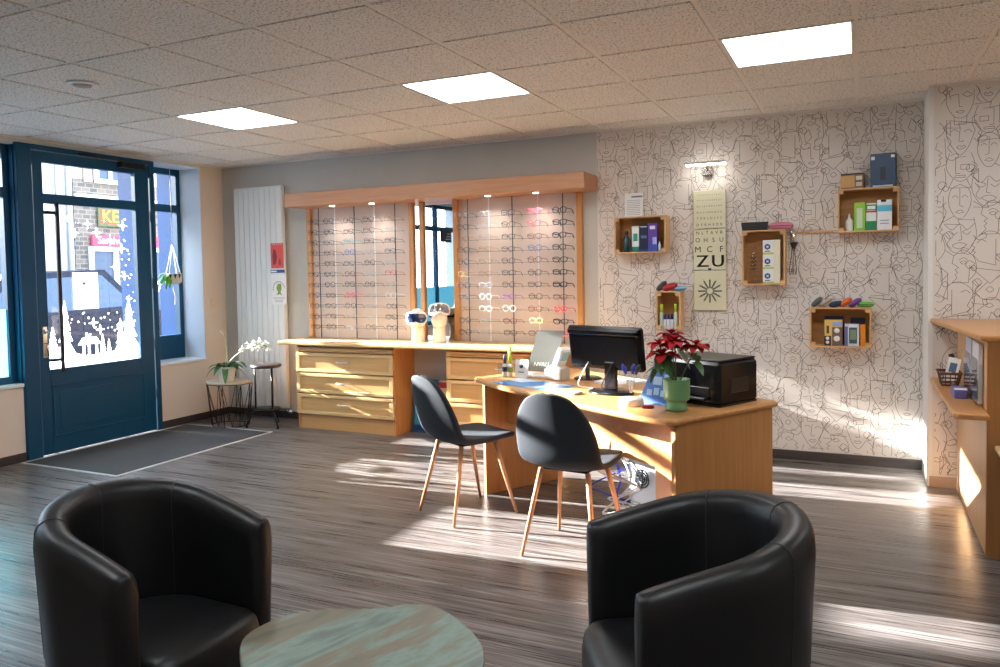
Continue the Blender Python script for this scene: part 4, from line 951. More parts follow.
# ------------------------------------------------------------------ eye chart and lamp
CH = mat('chart_cream', srgb(214, 211, 180), .55); CI = mat('chart_ink', srgb(18, 18, 18), .6)
t = thing('eye_chart', 'long cream eye test chart of three hinged boards with letters and star dial', 'eye chart', (-1.01, 5.935, 1.08))
for z0, z1 in ((.0, .298), (.304, .606), (.612, .896)):
    Mb().box(-.118, .118, -.010, .006, z0, z1, bev=.003).build('board', CH, t)
m = Mb()
rows = [('XCZDHNVKSORL', .862, .011), ('HTVCLDRUPAZF', .822, .013), ('DLVATBKUEHR', .778, .015), ('RCVHONDKE', .732, .018), ('TZRLDSFC', .688, .022), ('DSRHEDR', .640, .026), ('NLTAVR', .580, .033), ('OHSU', .525, .045), ('MCF', .455, .062)]
for s_, z, sz in rows:
    n = len(s_); span = .172
    for k, ch in enumerate(s_): m.text(ch, sz*1.02, Tr(-span/2+span*k/(n-1), -.0106, z) @ FRONT)
m.text('Z', .132, Tr(-.052, -.0106, .365) @ FRONT @ Matrix.Diagonal((1.05, .95, 1, 1))); m.text('U', .132, Tr(.06, -.0106, .365) @ FRONT @ Matrix.Diagonal((1.05, .95, 1, 1)))
# make the big letters bold by overlaying offset copies
for dx in (-.003, .003): m.text('Z', .132, Tr(-.052+dx, -.0109, .365) @ FRONT @ Matrix.Diagonal((1.05, .95, 1, 1))); m.text('U', .132, Tr(.06+dx, -.0109, .365) @ FRONT @ Matrix.Diagonal((1.05, .95, 1, 1)))
for q in range(12):
    a = q*PI/6
    for dx in (-.0032, .0032): m.box(.022, .086, -.0110, -.0102, dx-.0024, dx+.0024, Tr(0, 0, .145) @ Ry(-a))
    m.text('IXV'[q % 3], .012, Tr(.094*math.cos(a), -.0106, .145+.094*math.sin(a)) @ FRONT)
m.mat(1).box(-.012, .012, -.013, -.0105, .300, .316)
m.build('letters', [CI, mat('tiny_clip', srgb(60, 80, 120), .4)], t)
m = Mb(); m.tube([(-.10, -.003, .895), (0, -.003, 1.015), (.10, -.003, .895)], .0016, 5); m.build('hanging_string', mat('string_grey', srgb(120, 110, 100), .8), t)
t = thing('picture_lamp', 'slim white bar wall lamp with chrome bracket above the eye chart', 'wall lamp', (-1.02, 5.949, 2.12))
Mb().box(-.04, .04, -.035, 0, -.035, .02, bev=.004).build('bracket', CHROME, t)
m = Mb(); m.tube([(0, -.03, 0), (0, -.06, .03), (0, -.10, .045)], .008); m.build('arm', CHROME, t)
Mb().box(-.145, .145, -.115, -.095, .040, .062, bev=.003).build('housing', CHROME, t)
Mb().box(-.142, .142, -.118, -.092, .033, .0405).build('light_bar', mat('bar_lamp', (1, 1, 1), .5, emit=(1, .95, .88), estr=26), t)

# ------------------------------------------------------------------ desk
A_D = math.radians(-29)
desk = thing('office_desk', 'beech office desk with bowed front, modesty panel and solid end panels', 'desk', (-1.27, 4.14, 0)); T = Tr(1.27, -4.14, 0)
FL, FR, BR, BL = (-2.165, 4.285), (-.722, 3.345), (-.355, 4.015), (-1.80, 4.955)
front = curve_pts([FL+(0,), (-1.95, 4.09, 0), (-1.663, 3.885, 0), (-1.253, 3.615, 0), (-.93, 3.42, 0), (-.76, 3.345, 0)], 6)
pts = [(-2.185, 4.33)]+[(p.x, p.y) for p in front]+[(-.725, 3.35), (-.36, 3.995), (-.372, 4.03), BL, (-1.83, 4.945)]
Mb(T).prism(pts, .712, .74, bev=.009).build('desk_top', DK_X, desk)
def panel(p, q, z0, z1, th, m_, name, par=desk, T=T):
    p, q = Vector(p), Vector(q); d_ = (q-p); a = math.atan2(d_.y, d_.x)
    m = Mb(T); m.box(0, d_.length, -th/2, th/2, z0, z1, Tr(p.x, p.y, 0) @ Rz(a), bev=.002); return m.build(name, m_, par)
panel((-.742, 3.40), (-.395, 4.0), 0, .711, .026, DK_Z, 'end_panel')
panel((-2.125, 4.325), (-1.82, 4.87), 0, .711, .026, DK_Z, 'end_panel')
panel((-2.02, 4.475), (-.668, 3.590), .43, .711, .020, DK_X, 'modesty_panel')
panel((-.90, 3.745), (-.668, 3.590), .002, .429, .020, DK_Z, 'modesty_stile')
def desk_rot(x, y, z=.7405): return (x, y, z)
# pc tower and cables under the desk
t = thing('computer_tower', 'pale computer tower under the desk showing its round rear fan', 'computer', (-.93, 4.13, .002), A_D)
Mb().box(-.10, .10, -.20, .20, 0, .42, bev=.004).build('case', mat('pc_grey', srgb(196, 204, 214), .4, .3), t)
m = Mb()
for r in (.02, .034, .048): m.tube([(r*math.cos(a*PI/10), -.203, .30+r*math.sin(a*PI/10)) for a in range(20)], .003, 5, closed=True)
m.tube([(-.05, -.203, .30), (.05, -.203, .30)], .003, 5); m.tube([(0, -.203, .25), (0, -.203, .35)], .003, 5)
m.build('fan_grille', BLACKP, t)
for k in range(5): Mb().box(-.09, .04, -.205, -.2, .03+k*.03, .045+k*.03).build('slot_cover', BLACKP, t)
t = thing('cable_bundle', 'tangle of white, black and blue cables hanging under the desk', 'cables', (-1.08, 4.02, 0))
rr = random.Random(4)
for k in range(9):
    m = Mb(); x = rr.uniform(-.14, .06); y = rr.uniform(-.06, .06); P = [(x, y, .62)]
    for q in range(4): P.append((x+rr.uniform(-.14, .16), y+rr.uniform(-.08, .08), .5-.12*q+rr.uniform(-.05, .08)))
    P.append((.05, .0, rr.uniform(.1, .3)))
    m.tube(curve_pts(P, 7), .0045 if k % 3 else .006, 6); m.build('cable', [mat('white_cable', srgb(220, 224, 228), .4), BLACKP, mat('blue_cable', srgb(30, 50, 170), .4)][(0, 1, 0, 2, 0, 1, 0, 0, 2)[k]], t)

# monitor seen from behind
t = thing('monitor', 'black flat monitor seen from behind on the desk', 'monitor', (-1.20, 3.99, .7405), math.radians(-20))
Mb().lathe([(.135, 0), (.135, .006), (.12, .014), (.03, .018), (.0, .018)], 36, Matrix.Diagonal((1, .72, 1, 1))).build('base', BLACKG, t)
m = Mb(); m.box(-.035, .035, -.02, .02, .015, .17, bev=.008); m.build('neck', BLACKG, t)
TT = Tr(-.038, 0, .237) @ Rx(math.radians(7))
m = Mb(TT); m.box(-.242, .242, -.012, .028, -.115, .118, bev=.010); m.box(-.225, .225, -.022, -.01, -.10, .07, bev=.010); m.box(-.235, .235, -.03, -.01, .072, .108, bev=.010)
m.build('rear_cover', BLACKG, t)
Mb(TT).box(-.228, .228, .028, .0295, -.098, .104).build('screen', mat('screen_dark', (.02, .02, .025), .1), t)
for dx in (.06, -.10):
    m = Mb(); m.tube(curve_pts([(-.035+dx, -.02, .16), (-.06+dx, -.05, .09), (-.09+dx, -.04, .03), (-.05+dx, .0, .012), (.0, .03, .01)], 6), .003, 6); m.build('cable', WHITEP if dx != .06 else BLACKP, t)
t = thing('disc_stand', 'round black disc base behind the monitor, left of its foot', 'stand', (-1.49, 4.47, .7405))
Mb().lathe([(.085, 0), (.085, .006), (.07, .012), (0, .013)], 30).build('disc', BLACKG, t)
m = Mb(); m.box(-.012, .012, -.008, .008, .012, .10); m.build('stem', BLACKG, t)
# printer
t = thing('printer', 'large black inkjet printer at the right end of the desk', 'printer', (-.685, 3.93, .7405), math.radians(-27))
m = Mb(); m.box(-.185, .185, -.155, .155, .006, .212, bev=.014); m.box(-.18, .18, -.15, .15, 0, .01); m.build('body', BLACKG, t)
Mb().box(-.178, .178, -.14, .148, .213, .222, bev=.004).build('scanner_lid', BLACKP, t)
m = Mb(); m.box(.18, .189, -.07, .07, .06, .13, bev=.004); m.box(-.13, .13, -.16, -.15, .05, .09, bev=.003); m.box(-.12, .12, -.185, -.15, .03, .042, bev=.003); m.build('paper_slot', BLACKP, t)
# poinsettia
t = thing('poinsettia', 'red poinsettia in a pale green footed pot at the front of the desk', 'potted plant', (-.768, 3.60, .7405))
Mb().lathe([(.046, 0), (.051, .004), (.050, .024), (.045, .036), (.047, .044), (.058, .052), (.061, .062), (.061, .142), (.062, .146), (.056, .146), (.054, .135), (0, .135)], 36).build('pot', mat('sage_green', srgb(110, 160, 112), .35), t)
m = Mb(); rr = random.Random(8); heads = [(-.075, -.01, .30), (.0, -.03, .32), (-.03, .03, .345), (.09, .0, .30), (-.05, -.05, .26)]
for hx, hy, hz in heads: m.tube(curve_pts([(hx*.1, hy*.1, .12), (hx*.5, hy*.5, .2), (hx, hy, hz)], 5), .0035, 6)
m.build('stems', mat('stem_brown', srgb(84, 84, 44), .6), t)
REDL = noise_mat('poinsettia_red', srgb(140, 4, 14), srgb(186, 10, 24), (1, 1, 1), 20, 3, .3, .7, .65, 0, 0, .2)
m = Mb()
for hx, hy, hz in heads:
    for k in range(9): leaf(m, (hx, hy, hz), k*PI/4+rr.uniform(-.2, .2), rr.uniform(.065, .10), rr.uniform(.020, .029), .55, rr.uniform(.1, .6), 6)
    for k in range(5): leaf(m, (hx, hy, hz+.008), k*PI*2/5+.3, .035, .012, .3, .9, 5)
m.build('bracts', REDL, t)
m = Mb()
for k in range(17):
    hx, hy, hz = heads[k % 5]; a = rr.uniform(0, 2*PI); leaf(m, (hx*.8, hy*.8, hz-.03-rr.uniform(0, .05)), a, rr.uniform(.075, .115), rr.uniform(.02, .028), rr.uniform(.5, 1.1), rr.uniform(0, .5), 6)
m.build('leaves', LEAFG, t)
# other desk items
t = thing('blue_leaflet_card', 'blue printed card standing behind the green pot', 'card', (-.905, 3.72, .7405), math.radians(-22)); R_ = Rx(math.radians(-14))
Mb(R_).prism([(-.085, 0), (.085, 0), (.085, .15), (.02, .19), (-.03, .19), (-.085, .03)], -.003, 0, FRONT).build('card', mat('card_blue', srgb(70, 120, 196), .35), t)
m = Mb(R_)
for (x, z, w, h) in ((-.05, .04, .03, .03), (-.01, .045, .03, .035), (.03, .04, .035, .03), (-.02, .095, .05, .04), (.04, .1, .03, .05)): m.box(x, x+w, -.0008, -.0001, z, z+h)
m.build('print', mat('card_light_blue', srgb(170, 206, 236), .4), t)
t = thing('pen_holder', 'round white pen holder with clear tube and blue tipped pens', 'pen holder', (-1.0, 3.655, .7405))
Mb().lathe([(.058, 0), (.061, .004), (.061, .03), (.057, .034), (.02, .034), (0, .034)], 32).build('base', mat('marble_white', srgb(214, 206, 196), .4), t)
Mb().lathe([(.009, .033), (.009, .07), (.022, .12), (.024, .155)], 20, cap=False).build('tube', CLEAR, t)
for k, (dx, dy, c) in enumerate(((-.022, 0, (30, 60, 190)), (.006, .01, (30, 60, 190)), (.024, -.005, (60, 60, 66)))):
    m = Mb(); m.tube([(dx*.1, dy*.1, .06), (dx*1.1, dy, .165)], .0028, 7); m.build('pen_shaft', WHITEP, t)
    m = Mb(); m.tube([(dx*1.05, dy, .15), (dx*1.5, dy*1.2, .178), (dx*1.9, dy*1.3, .20)], [.006, .012, .003], 10); m.build('pen_top', mat('pen_%d' % c[2], srgb(*c), .3), t)
t = thing('red_clip', 'small dark red object on the desk between the pen holder and the green pot', 'clip', (-.905, 3.60, .7405), .3)
Mb().box(-.03, .03, -.012, .012, 0, .014, bev=.005).build('body', mat('dark_red', srgb(110, 20, 28), .3), t)
t = thing('calculator', 'slim white pocket calculator lying in front of the monitor', 'calculator', (-1.42, 3.90, .7405), math.radians(-12))
Mb().box(-.075, .075, -.045, .045, 0, .012, bev=.004).build('body', WHITEP, t)
m = Mb(); m.box(-.06, .06, -.03, .03, .0121, .0128); m.build('keypad', mat('grey_keys', srgb(120, 124, 130), .4), t)
t = thing('desk_pad', 'glossy blue and white leaflet sheet flat on the desk near its left end', 'leaflet', (-1.70, 4.14, .7405), math.radians(-22))
Mb().box(-.24, .22, -.12, .12, 0, .002).build('sheet', mat('sky_blue_print', srgb(70, 150, 220), .08), t)
m = Mb(); m.prism([(-.24, .02), (-.24, .12), (-.05, .12), (-.12, .0)], .0021, .0024); m.prism([(.02, -.12), (.10, -.12), (.2, .1), (.12, .12)], .0021, .0024); m.build('print', mat('pale_print', srgb(214, 232, 246), .1), t)
t = thing('acrylic_holder', 'clear acrylic holder with small bottles and a card on the desk corner', 'holder', (-1.93, 4.37, .7405), math.radians(-10))
m = Mb(); m.box(-.10, .10, -.04, .04, 0, .004); m.box(-.10, .10, -.04, -.037, .004, .09); m.box(-.10, -.097, -.037, .04, .004, .09); m.box(.097, .10, -.037, .04, .004, .09); m.build('holder', CLEAR, t)
for x, c, lab in ((-.072, (30, 50, 110), 'blue labelled cleaning spray bottle standing in the acrylic holder, left'), (-.035, (120, 140, 60), 'slim bottle with lime cap standing in the acrylic holder')):
    a = math.radians(-10); q = thing('spray_bottle', lab, 'bottle', (-1.93+x*math.cos(a), 4.37+x*math.sin(a), .745))
    Mb().lathe([(.016, 0), (.017, .07), (.012, .08)], 16).build('bottle', WHITEP, q)
    Mb().lathe([(.0175, .03), (.0175, .06)], 16, cap=False).build('label', mat('lbl_%d' % c[0], srgb(*c), .4), q)
    Mb().lathe([(.010, .079), (.010, .135 if x < -.05 else .19), (.0, .137 if x < -.05 else .192)], 14).build('cap', mat('blue_cap' if x < -.05 else 'lime_cap', srgb(30, 50, 120) if x < -.05 else srgb(186, 210, 50), .4), q)
t = thing('white_card', 'small white card with a dark emblem in the acrylic holder', 'card', (-1.885, 4.36, .745), math.radians(-10)); R_ = Rx(math.radians(-6))
Mb(R_).box(-.045, .05, 0, .003, 0, .11).build('card', PAPERW, t)
m = Mb(R_); m.lathe([(.014, 0), (.014, .0008)], 16, Tr(0, -.0002, .07) @ FRONT); m.box(-.02, .02, -.0008, 0, .03, .036); m.build('emblem', mat('ink_print', srgb(60, 60, 80), .6), t)
t = thing('table_mirror', 'tilted frameless grey mirror with white lettering standing on the desk', 'mirror', (-1.80, 4.47, .7405), math.radians(2)); R_ = Rx(math.radians(-12)) @ Matrix(((1, 0, .22, 0), (0, 1, 0, 0), (0, 0, 1, 0), (0, 0, 0, 1)))
Mb(R_).box(-.10, .078, 0, .006, .03, .29).build('mirror', mat('grey_mirror', srgb(128, 128, 122), .25, .3), t)
m = Mb(R_); m.text('NVALL', .036, Tr(-.01, -.001, .075) @ FRONT); m.build('lettering', WHITEP, t)
Mb().prism([(-.14, -.06), (.14, -.08), (.15, .08), (-.11, .1)], 0, .012, bev=.003).build('base', WHITEP, t)
t = thing('card_reader', 'white and beige card terminal standing on its dock, left of the monitor', 'card reader', (-1.65, 4.37, .7405), math.radians(-25))
Mb().prism([(-.07, 0), (.07, 0), (.075, .075), (.0, .1), (-.075, .06)], -.04, .04, FRONT, bev=.008).build('dock', mat('beige_plastic', srgb(196, 186, 168), .45), t)
Mb(Tr(-.005, 0, .06) @ Ry(math.radians(28))).box(-.02, .025, -.037, .037, 0, .155, bev=.006).build('handset', WHITEP, t)
Mb(Tr(-.005, 0, .06) @ Ry(math.radians(28))).box(.026, .0275, -.028, .028, .08, .14).build('display', mat('pale_cyan', srgb(150, 210, 216), .2), t)
t = thing('paper_stack', 'white papers lying on the desk behind the monitor', 'papers', (-1.25, 4.36, .7405), math.radians(-30))
Mb().box(-.10, .10, -.12, .12, 0, .012).build('sheets', PAPERW, t)

# ------------------------------------------------------------------ reception counter on the right
rc = thing('reception_counter', 'beech reception counter with side shelf at the right edge', 'reception counter', (.9, 4.9, 0)); T = Tr(-.9, -4.9, 0)
Mb(T).box(.548, .570, 4.30, 5.528, 0, 1.03).build('side_panel', wood('counter_pale', srgb(206, 160, 112), srgb(216, 172, 124), 'z', .4), rc)
Mb(T).box(.545, 1.75, 4.27, 4.30, 0, 1.03).build('front_panel', wood('counter_front', srgb(164, 112, 62), srgb(176, 124, 72), 'z', .42), rc)
Mb(T).prism([(.40, 5.526), (.515, 4.25), (1.80, 4.25), (1.80, 5.526)], 1.031, 1.058, bev=.006).build('counter_top', DK_X, rc)
Mb(T).prism([(.40, 5.50), (.402, 4.21), (.42, 4.19), (.547, 4.19), (.547, 5.50)], .668, .695, bev=.006).build('side_shelf', DK_X, rc)
Mb(T).box(.575, 1.7, 3.55, 4.268, .515, .540, bev=.006).build('low_shelf', MAPLE_X, rc)
Mb(T).box(1.66, 1.69, 3.6, 4.26, 0, .513).build('low_shelf_leg', DK_Z, rc)
for k, (y, c1, c2, lab) in enumerate(((4.80, (196, 200, 214), (120, 100, 150), 'purple and white leaflets in a clear wall holder on the counter side, farther'), (4.52, (220, 220, 224), (70, 110, 80), 'green and red printed leaflets in a clear wall holder on the counter side, nearer'))):
    t = thing('leaflet_holder', lab, 'leaflet holder', (.5475, y, .705))
    m = Mb(); m.box(-.03, -.026, -.12, .12, 0, .22); m.box(-.026, -.001, -.12, .12, 0, .004); m.box(-.026, -.001, -.12, -.117, .004, .2); m.box(-.026, -.001, .117, .12, .004, .2); m.build('holder', CLEAR, t)
    m = Mb(); m.box(-.022, -.004, -.112, .112, .005, .30); m.mat(1); m.box(-.0226, -.022, -.11, .11, .02, .12); m.box(-.0226, -.022, -.06, .10, .16, .22); m.build('leaflets', [mat('leaf_a%d' % k, srgb(*c1), .4), mat('leaf_b%d' % k, srgb(*c2), .4)], t)
t = thing('card_basket', 'small brown wicker basket on the counter side shelf', 'basket', (.47, 5.16, .6955))
m = Mb(Matrix.Diagonal((.72, .72, .9, 1)))
for k in range(4):
    z = .008+k*.024; w = .055+.006*k; l = .09+.01*k; m.tube([(-w, -l, z), (w, -l, z), (w, l, z), (-w, l, z)], .006, 6, closed=True)
for y in (-.09, -.045, 0, .045, .09):
    for sx in (-1, 1): m.tube([(sx*.055, y, .004), (sx*.076, y*1.25, .085)], .004, 6)
for x in (-.03, .0, .03):
    for sy in (-1, 1): m.tube([(x, sy*.09, .004), (x*1.2, sy*.118, .085)], .004, 6)
m.tube([(-.078, -.12, .086), (.078, -.12, .086), (.078, .12, .086), (-.078, .12, .086)], .007, 7, closed=True)
m.build('weave', mat('wicker', srgb(96, 60, 36), .7), t)
t = thing('price_card', 'small white card with blue picture standing in the wicker basket', 'card', (.468, 5.13, .715), math.radians(-8)); R_ = Rx(math.radians(-12)) @ Ry(math.radians(12))
Mb(R_).box(-.032, .032, 0, .006, 0, .145, bev=.002).build('card', PAPERW, t); Mb(R_).box(-.018, .018, -.0015, -.0004, .06, .115).build('picture', mat('picture_blue', srgb(80, 110, 140), .4), t)
t = thing('handset', 'dark handset standing behind the wicker basket on the side shelf', 'handset', (.505, 5.31, .6955))
m = Mb(); m.tube(curve_pts([(0, 0, .0), (.0, 0, .08), (-.006, 0, .14), (-.014, 0, .165)], 5), [.012]*11+[.015]*5, 10); m.build('body', mat('dark_handset', srgb(44, 32, 34), .4), t)
t = thing('leaflet_packet', 'purple and white packets lying in front of the basket on the side shelf', 'packet', (.478, 4.74, .6955), 0)
Mb().box(-.03, .03, -.09, .09, 0, .045, bev=.004).build('packet', mat('packet_purple', srgb(110, 104, 170), .4), t)
Mb().box(-.028, .028, -.085, -.03, .0455, .048).build('label', PAPERW, t)

# ------------------------------------------------------------------ dining chairs
SH = [(.225, .430, .10, 0), (.232, .447, .15, 0), (.205, .457, .185, .004), (.12, .452, .208, .010), (.02, .444, .216, .016), (-.08, .440, .218, .024), (-.155, .450, .218, .035), (-.205, .490, .218, .045), (-.235, .560, .216, .05), (-.262, .650, .200, .045), (-.285, .735, .165, .035), (-.298, .795, .115, .02), (-.303, .822, .060, .006), (-.303, .828, .02, 0)]
def chair(label, loc, rz):
    t = thing('dining_chair', label, 'chair', loc, rz, 'shell chairs at the desk')
    P = curve_pts([(a, b, c) for a, b, c, d_ in SH], 3); E_ = curve_pts([(d_, 0, 0) for a, b, c, d_ in SH], 3)
    nv = len(P)
    def fn(u, v):
        k = min(nv-1, int(round(v*(nv-1)))); y, z, w = P[k]; e = E_[k].x; a = P[max(0, k-1)]; b = P[min(nv-1, k+1)]
        t_ = Vector((b[0]-a[0], b[1]-a[1])).normalized(); n_ = Vector((t_.y, -t_.x))
        if n_.x < 0 and abs(t_.y) > .7: n_ = -n_
        if abs(t_.y) <= .7: n_ = Vector((max(0, t_.y)*1.0, abs(t_.x)))
        s_ = (u-.5)*2; l = e*abs(s_)**2.2
        return (w*s_, y+n_.x*l, z+n_.y*l)
    o = Mb().grid(fn, 15, nv).build('seat_shell', VELVET, t); solidify(o, .030, 0, 1)
    m = Mb(); m.box(-.12, .12, -.11, .11, .418, .428, bev=.003); m.build('under_frame', BLACKM, t)
    for sx in (-1, 1):
        for sy in (-1, 1):
            m = Mb(); m.tube([(sx*.125, sy*.115, .424), (sx*.155, sy*.155, .24), (sx*.19, sy*.215, .002)], [.0135, .012, .008], 12); m.build('leg', COPPER, t)
    return t
chair('dark charcoal shell chair with copper legs, left of the two facing the desk', (-2.065, 3.965, 0), math.radians(-30))
chair('dark charcoal shell chair with copper legs, right of the two, seen from behind', (-1.29, 3.635, 0), math.radians(-5))

# ------------------------------------------------------------------ tub armchairs
def tub(label, loc, rz, R0, F, zb, za):
    t = thing('tub_armchair', label, 'armchair', loc, rz, 'black leather tub armchairs')
    path = []
    n1, n2 = 7, 30
    for i in range(n1): path.append((Vector((F*(1-i/n1), -R0, 0)), Vector((0, -1, 0))))
    for i in range(n2+1):
        a = -PI/2-PI*i/n2; path.append((Vector((R0*math.cos(a), R0*math.sin(a), 0)), Vector((math.cos(a), math.sin(a), 0))))
    for i in range(1, n1+1): path.append((Vector((F*i/n1, R0, 0)), Vector((0, 1, 0))))
    N = len(path); m = Mb(); rings = []
    def ztop(k):
        x = path[k][0].x; return za+(zb-za)*max(0, min(1, (F-x)/(F+R0)))**.9
    def ring(k, ins=0., sh=0.):
        p, n_ = path[k]; zt = ztop(k)-ins*.6; w = .040-ins
        pr = [(-.036+ins, .04), (-.040+ins, .30), (-w-.004, zt-.06), (-w, zt-.030), (-w*.75, zt-.010), (-w*.3, zt-.001), (w*.3, zt), (w*.75, zt-.010), (w, zt-.030), (w+.004, zt-.07), (.030-ins, .38), (.012-ins*.5, .04)]
        return [p+n_*a+Vector((sh, 0, b)) for a, b in pr]
    rings.append(ring(0, .022, .022)); rings.append(ring(0, .008, .016))
    rings += [ring(k) for k in range(N)]
    rings.append(ring(N-1, .008, .016)); rings.append(ring(N-1, .022, .022))
    K = 12; vs = [tuple(p) for r in rings for p in r]; fs = []
    for i in range(len(rings)-1):
        for k in range(K): fs.append((i*K+k, i*K+(k+1) % K, (i+1)*K+(k+1) % K, (i+1)*K+k))
    fs.append(tuple(range(K))[::-1]); fs.append(tuple((len(rings)-1)*K+k for k in range(K)))
    m.sm = True; m.add(vs, fs); m.sm = False
    m.build('shell', LEATHER, t)
    for k in (n1+5, n1+15, n1+25):
        m = Mb(); r = ring(k); c = sum(r, Vector())/K; m.tube([c+(p-c)*1.004 for p in r[1:11]], .0016, 5)
        m.build('seam', mat('seam_thread', (.014, .014, .016), .4), t)
    def dshape(r, f, sw=0): 
        P = [(r*math.cos(PI/2+PI*i/18), r*math.sin(PI/2+PI*i/18)) for i in range(19)]
        for i in range(13):
            a = -PI/2+PI*i/12; P.append((f-.07+.07*math.copysign(abs(math.cos(a))**.8, math.cos(a)), r*math.copysign(abs(math.sin(a))**.55, math.sin(a))))
        return P
    m = Mb(); rs_ = [(.0, .285), (.0, .29), (.0, .36), (.006, .395), (.018, .412), (.04, .42), (.10, .427)]
    n = len(dshape(R0-.042, .3)); vs = []; fs = []
    for q, (ins, z) in enumerate(rs_): vs += [(x, y, z) for x, y in dshape(R0-.042-ins, F+.075-ins)]
    for q in range(len(rs_)-1):
        for i in range(n): j = (i+1) % n; fs.append((q*n+i, q*n+j, (q+1)*n+j, (q+1)*n+i))
    fs.append(tuple((len(rs_)-1)*n+i for i in range(n))); fs.append(tuple(range(n))[::-1])
    m.sm = True; m.add(vs, fs); m.sm = False; m.build('seat_cushion', LEATHER, t)
    m = Mb(); m.prism(dshape(R0-.042, F+.035), .045, .284, bev=.006); m.build('seat_base', LEATHER, t)
    for x, y in ((.17, .16), (.17, -.16), (-.15, .15), (-.15, -.15)):
        m = Mb(); m.lathe([(.018, 0), (.024, .045)], 14, Tr(x, y, .001)); m.build('foot', BLACKP, t)
    return t
tub('black leather tub armchair in the left foreground, seen from its open front', (-1.848, 1.553, 0), -.025, .238, .197, .782, .668)
tub('black leather tub armchair in the right foreground, its back toward the counter', (-.390, 2.003, 0), -2.604, .252, .198, .784, .677)
# coffee table
t = thing('coffee_table', 'low coffee table with irregular rounded green and brown patina top', 'coffee table', (-1.14, 1.56, 0))
o_ = [(-1.36, 1.40), (-1.44, 1.48), (-1.472, 1.55), (-1.457, 1.652), (-1.404, 1.716), (-1.31, 1.777), (-1.248, 1.800), (-1.205, 1.835), (-1.179, 1.861), (-1.129, 1.888), (-1.076, 1.880), (-.986, 1.833), (-.894, 1.759), (-.847, 1.699), (-.815, 1.62), (-.82, 1.5), (-.88, 1.38), (-1.0, 1.29), (-1.15, 1.27), (-1.27, 1.32)]
P = curve_pts([(x+1.14, y-1.56, 0) for x, y in o_], 4, True)
Mb().prism([(p.x, p.y) for p in P], .428, .45, bev=.003).build('table_top', TABLETOP, t)
for a in (.9, 3.0, 5.1):
    m = Mb(); m.tube([(.20*math.cos(a), .20*math.sin(a), .427), (.27*math.cos(a), .27*math.sin(a), .002)], [.018, .011], 12); m.build('leg', COPPER, t)

for lab, y0, y1, z0, z1, c in (('unseen orange poster added to block sun in the left street window next to the door', 3.40, 3.60, 1.50, 1.93, (214, 150, 90)), ('unseen pale blue poster added to block sun in the left street window, nearer the camera', 2.72, 3.05, 1.10, 1.84, (150, 190, 210))):  # posters added out of view to keep sun off chair and floor
    t = thing('sun_block_poster', lab, 'poster', (-5.875, (y0+y1)/2, z0), 0, 'added sun-blocking posters in the left window'); w_ = (y1-y0)/2
    Mb().box(-.002, .002, -w_, w_, 0, z1-z0).build('sheet', mat('poster_%d' % c[0], srgb(*c), .6), t)
    m = Mb()
    for sy in (-1, 1): m.tube([(0, sy*w_*.8, z1-z0), (0, sy*w_*.8, 2.38-z0)], .0015, 5)
    m.build('strings', WHITEP, t)
# hanging opening-hours board by the street window (seen in the display mirror)
t = thing('hanging_sign', 'dark hanging board with pale lines by the left street window, seen in the display mirror', 'sign', (-5.72, 1.42, 1.86))
m = Mb(Rz(-.0)); m.box(-.004, .004, -.17, .17, 0, .17); m.build('board', mat('sign_black', srgb(14, 26, 34), .5), t)
m = Mb()
for k in range(3): m.box(.0045, .006, -.13, .02-.03*k, .04+k*.04, .055+k*.04)
m.build('lines', mat('sign_grey', srgb(190, 200, 206), .6), t)

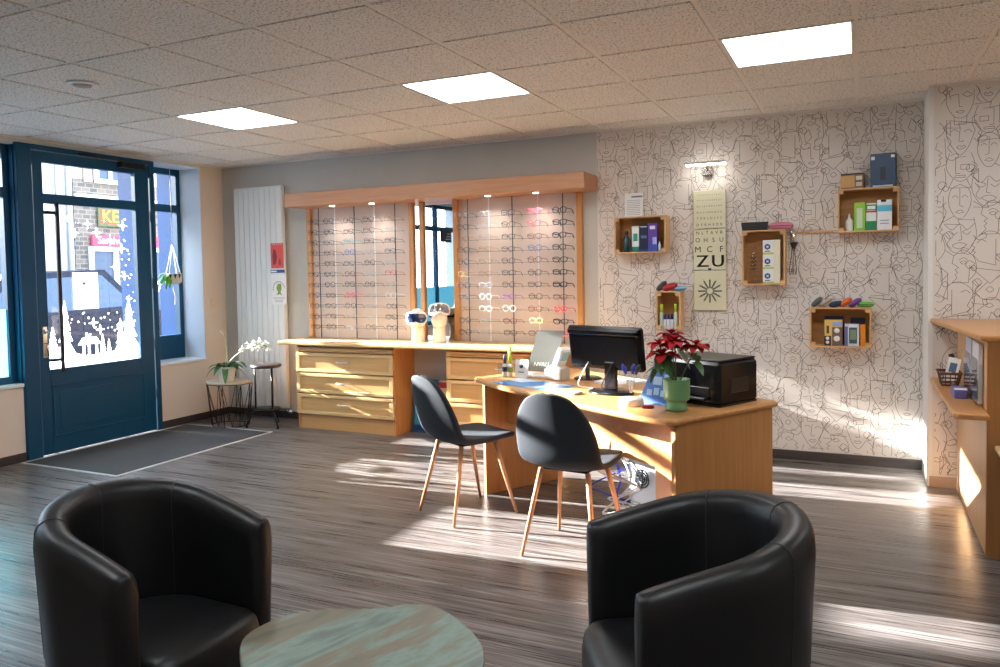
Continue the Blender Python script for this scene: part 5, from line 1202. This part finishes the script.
# ------------------------------------------------------------------ light
def add_light(name, typ, loc, energy, col=(1, 1, 1), **kw):
    l = bpy.data.lights.new(name, typ); l.energy = energy; l.color = col
    for k, v in kw.items(): setattr(l, k, v)
    o = bpy.data.objects.new(name, l); COL.objects.link(o); o.location = loc; return o
SUN_D = Vector((1, .072, -.318))
sun = add_light('sun', 'SUN', (-12, 3, 6), 58.0, (1, .985, .955), angle=math.radians(.6)); sun.rotation_euler = SUN_D.to_track_quat('-Z', 'Y').to_euler()
for x in (-4.33, -3.9, -2.76, -2.335):
    s_ = add_light('downlight_beam', 'SPOT', (x, 5.76, 2.01), 8, (1, .9, .8), spot_size=math.radians(110), spot_blend=1.0, shadow_soft_size=.03)
    s_.rotation_euler = (math.radians(12), 0, 0)
w = bpy.data.worlds.new('sky'); scn.world = w; w.use_nodes = True; nt = w.node_tree; bg = nt.nodes['Background']
tc = nt.nodes.new('ShaderNodeTexCoord'); sp = nt.nodes.new('ShaderNodeSeparateXYZ'); cr = nt.nodes.new('ShaderNodeValToRGB')
cr.color_ramp.elements[0].position = .0; cr.color_ramp.elements[0].color = (.80, .88, 1.0, 1); cr.color_ramp.elements[1].position = .7; cr.color_ramp.elements[1].color = (.42, .66, 1.0, 1)
nt.links.new(tc.outputs['Generated'], sp.inputs[0]); nt.links.new(sp.outputs[2], cr.inputs[0]); nt.links.new(cr.outputs[0], bg.inputs[0]); bg.inputs[1].default_value = 9.0

# ------------------------------------------------------------------ camera
yaw, pitch, roll, fpx = -0.443528, -0.0416, -0.01814, 773.494
F_ = Vector((math.sin(yaw)*math.cos(pitch), math.cos(yaw)*math.cos(pitch), math.sin(pitch)))
R0_ = Vector((math.cos(yaw), -math.sin(yaw), 0)); U0 = R0_.cross(F_)
R_ = R0_*math.cos(roll)+U0*math.sin(roll); U_ = -R0_*math.sin(roll)+U0*math.cos(roll)
cd = bpy.data.cameras.new('camera'); cam = bpy.data.objects.new('camera', cd); COL.objects.link(cam)
cam.matrix_world = Matrix(((R_.x, U_.x, -F_.x, 0), (R_.y, U_.y, -F_.y, 0), (R_.z, U_.z, -F_.z, 1.401), (0, 0, 0, 1)))
cd.sensor_width = 36; cd.sensor_fit = 'HORIZONTAL'; cd.lens = fpx*36/1000; cd.shift_x = .0078; cd.shift_y = -.02983; cd.clip_start = .05
scn.camera = cam
scn.view_settings.exposure = 0.25
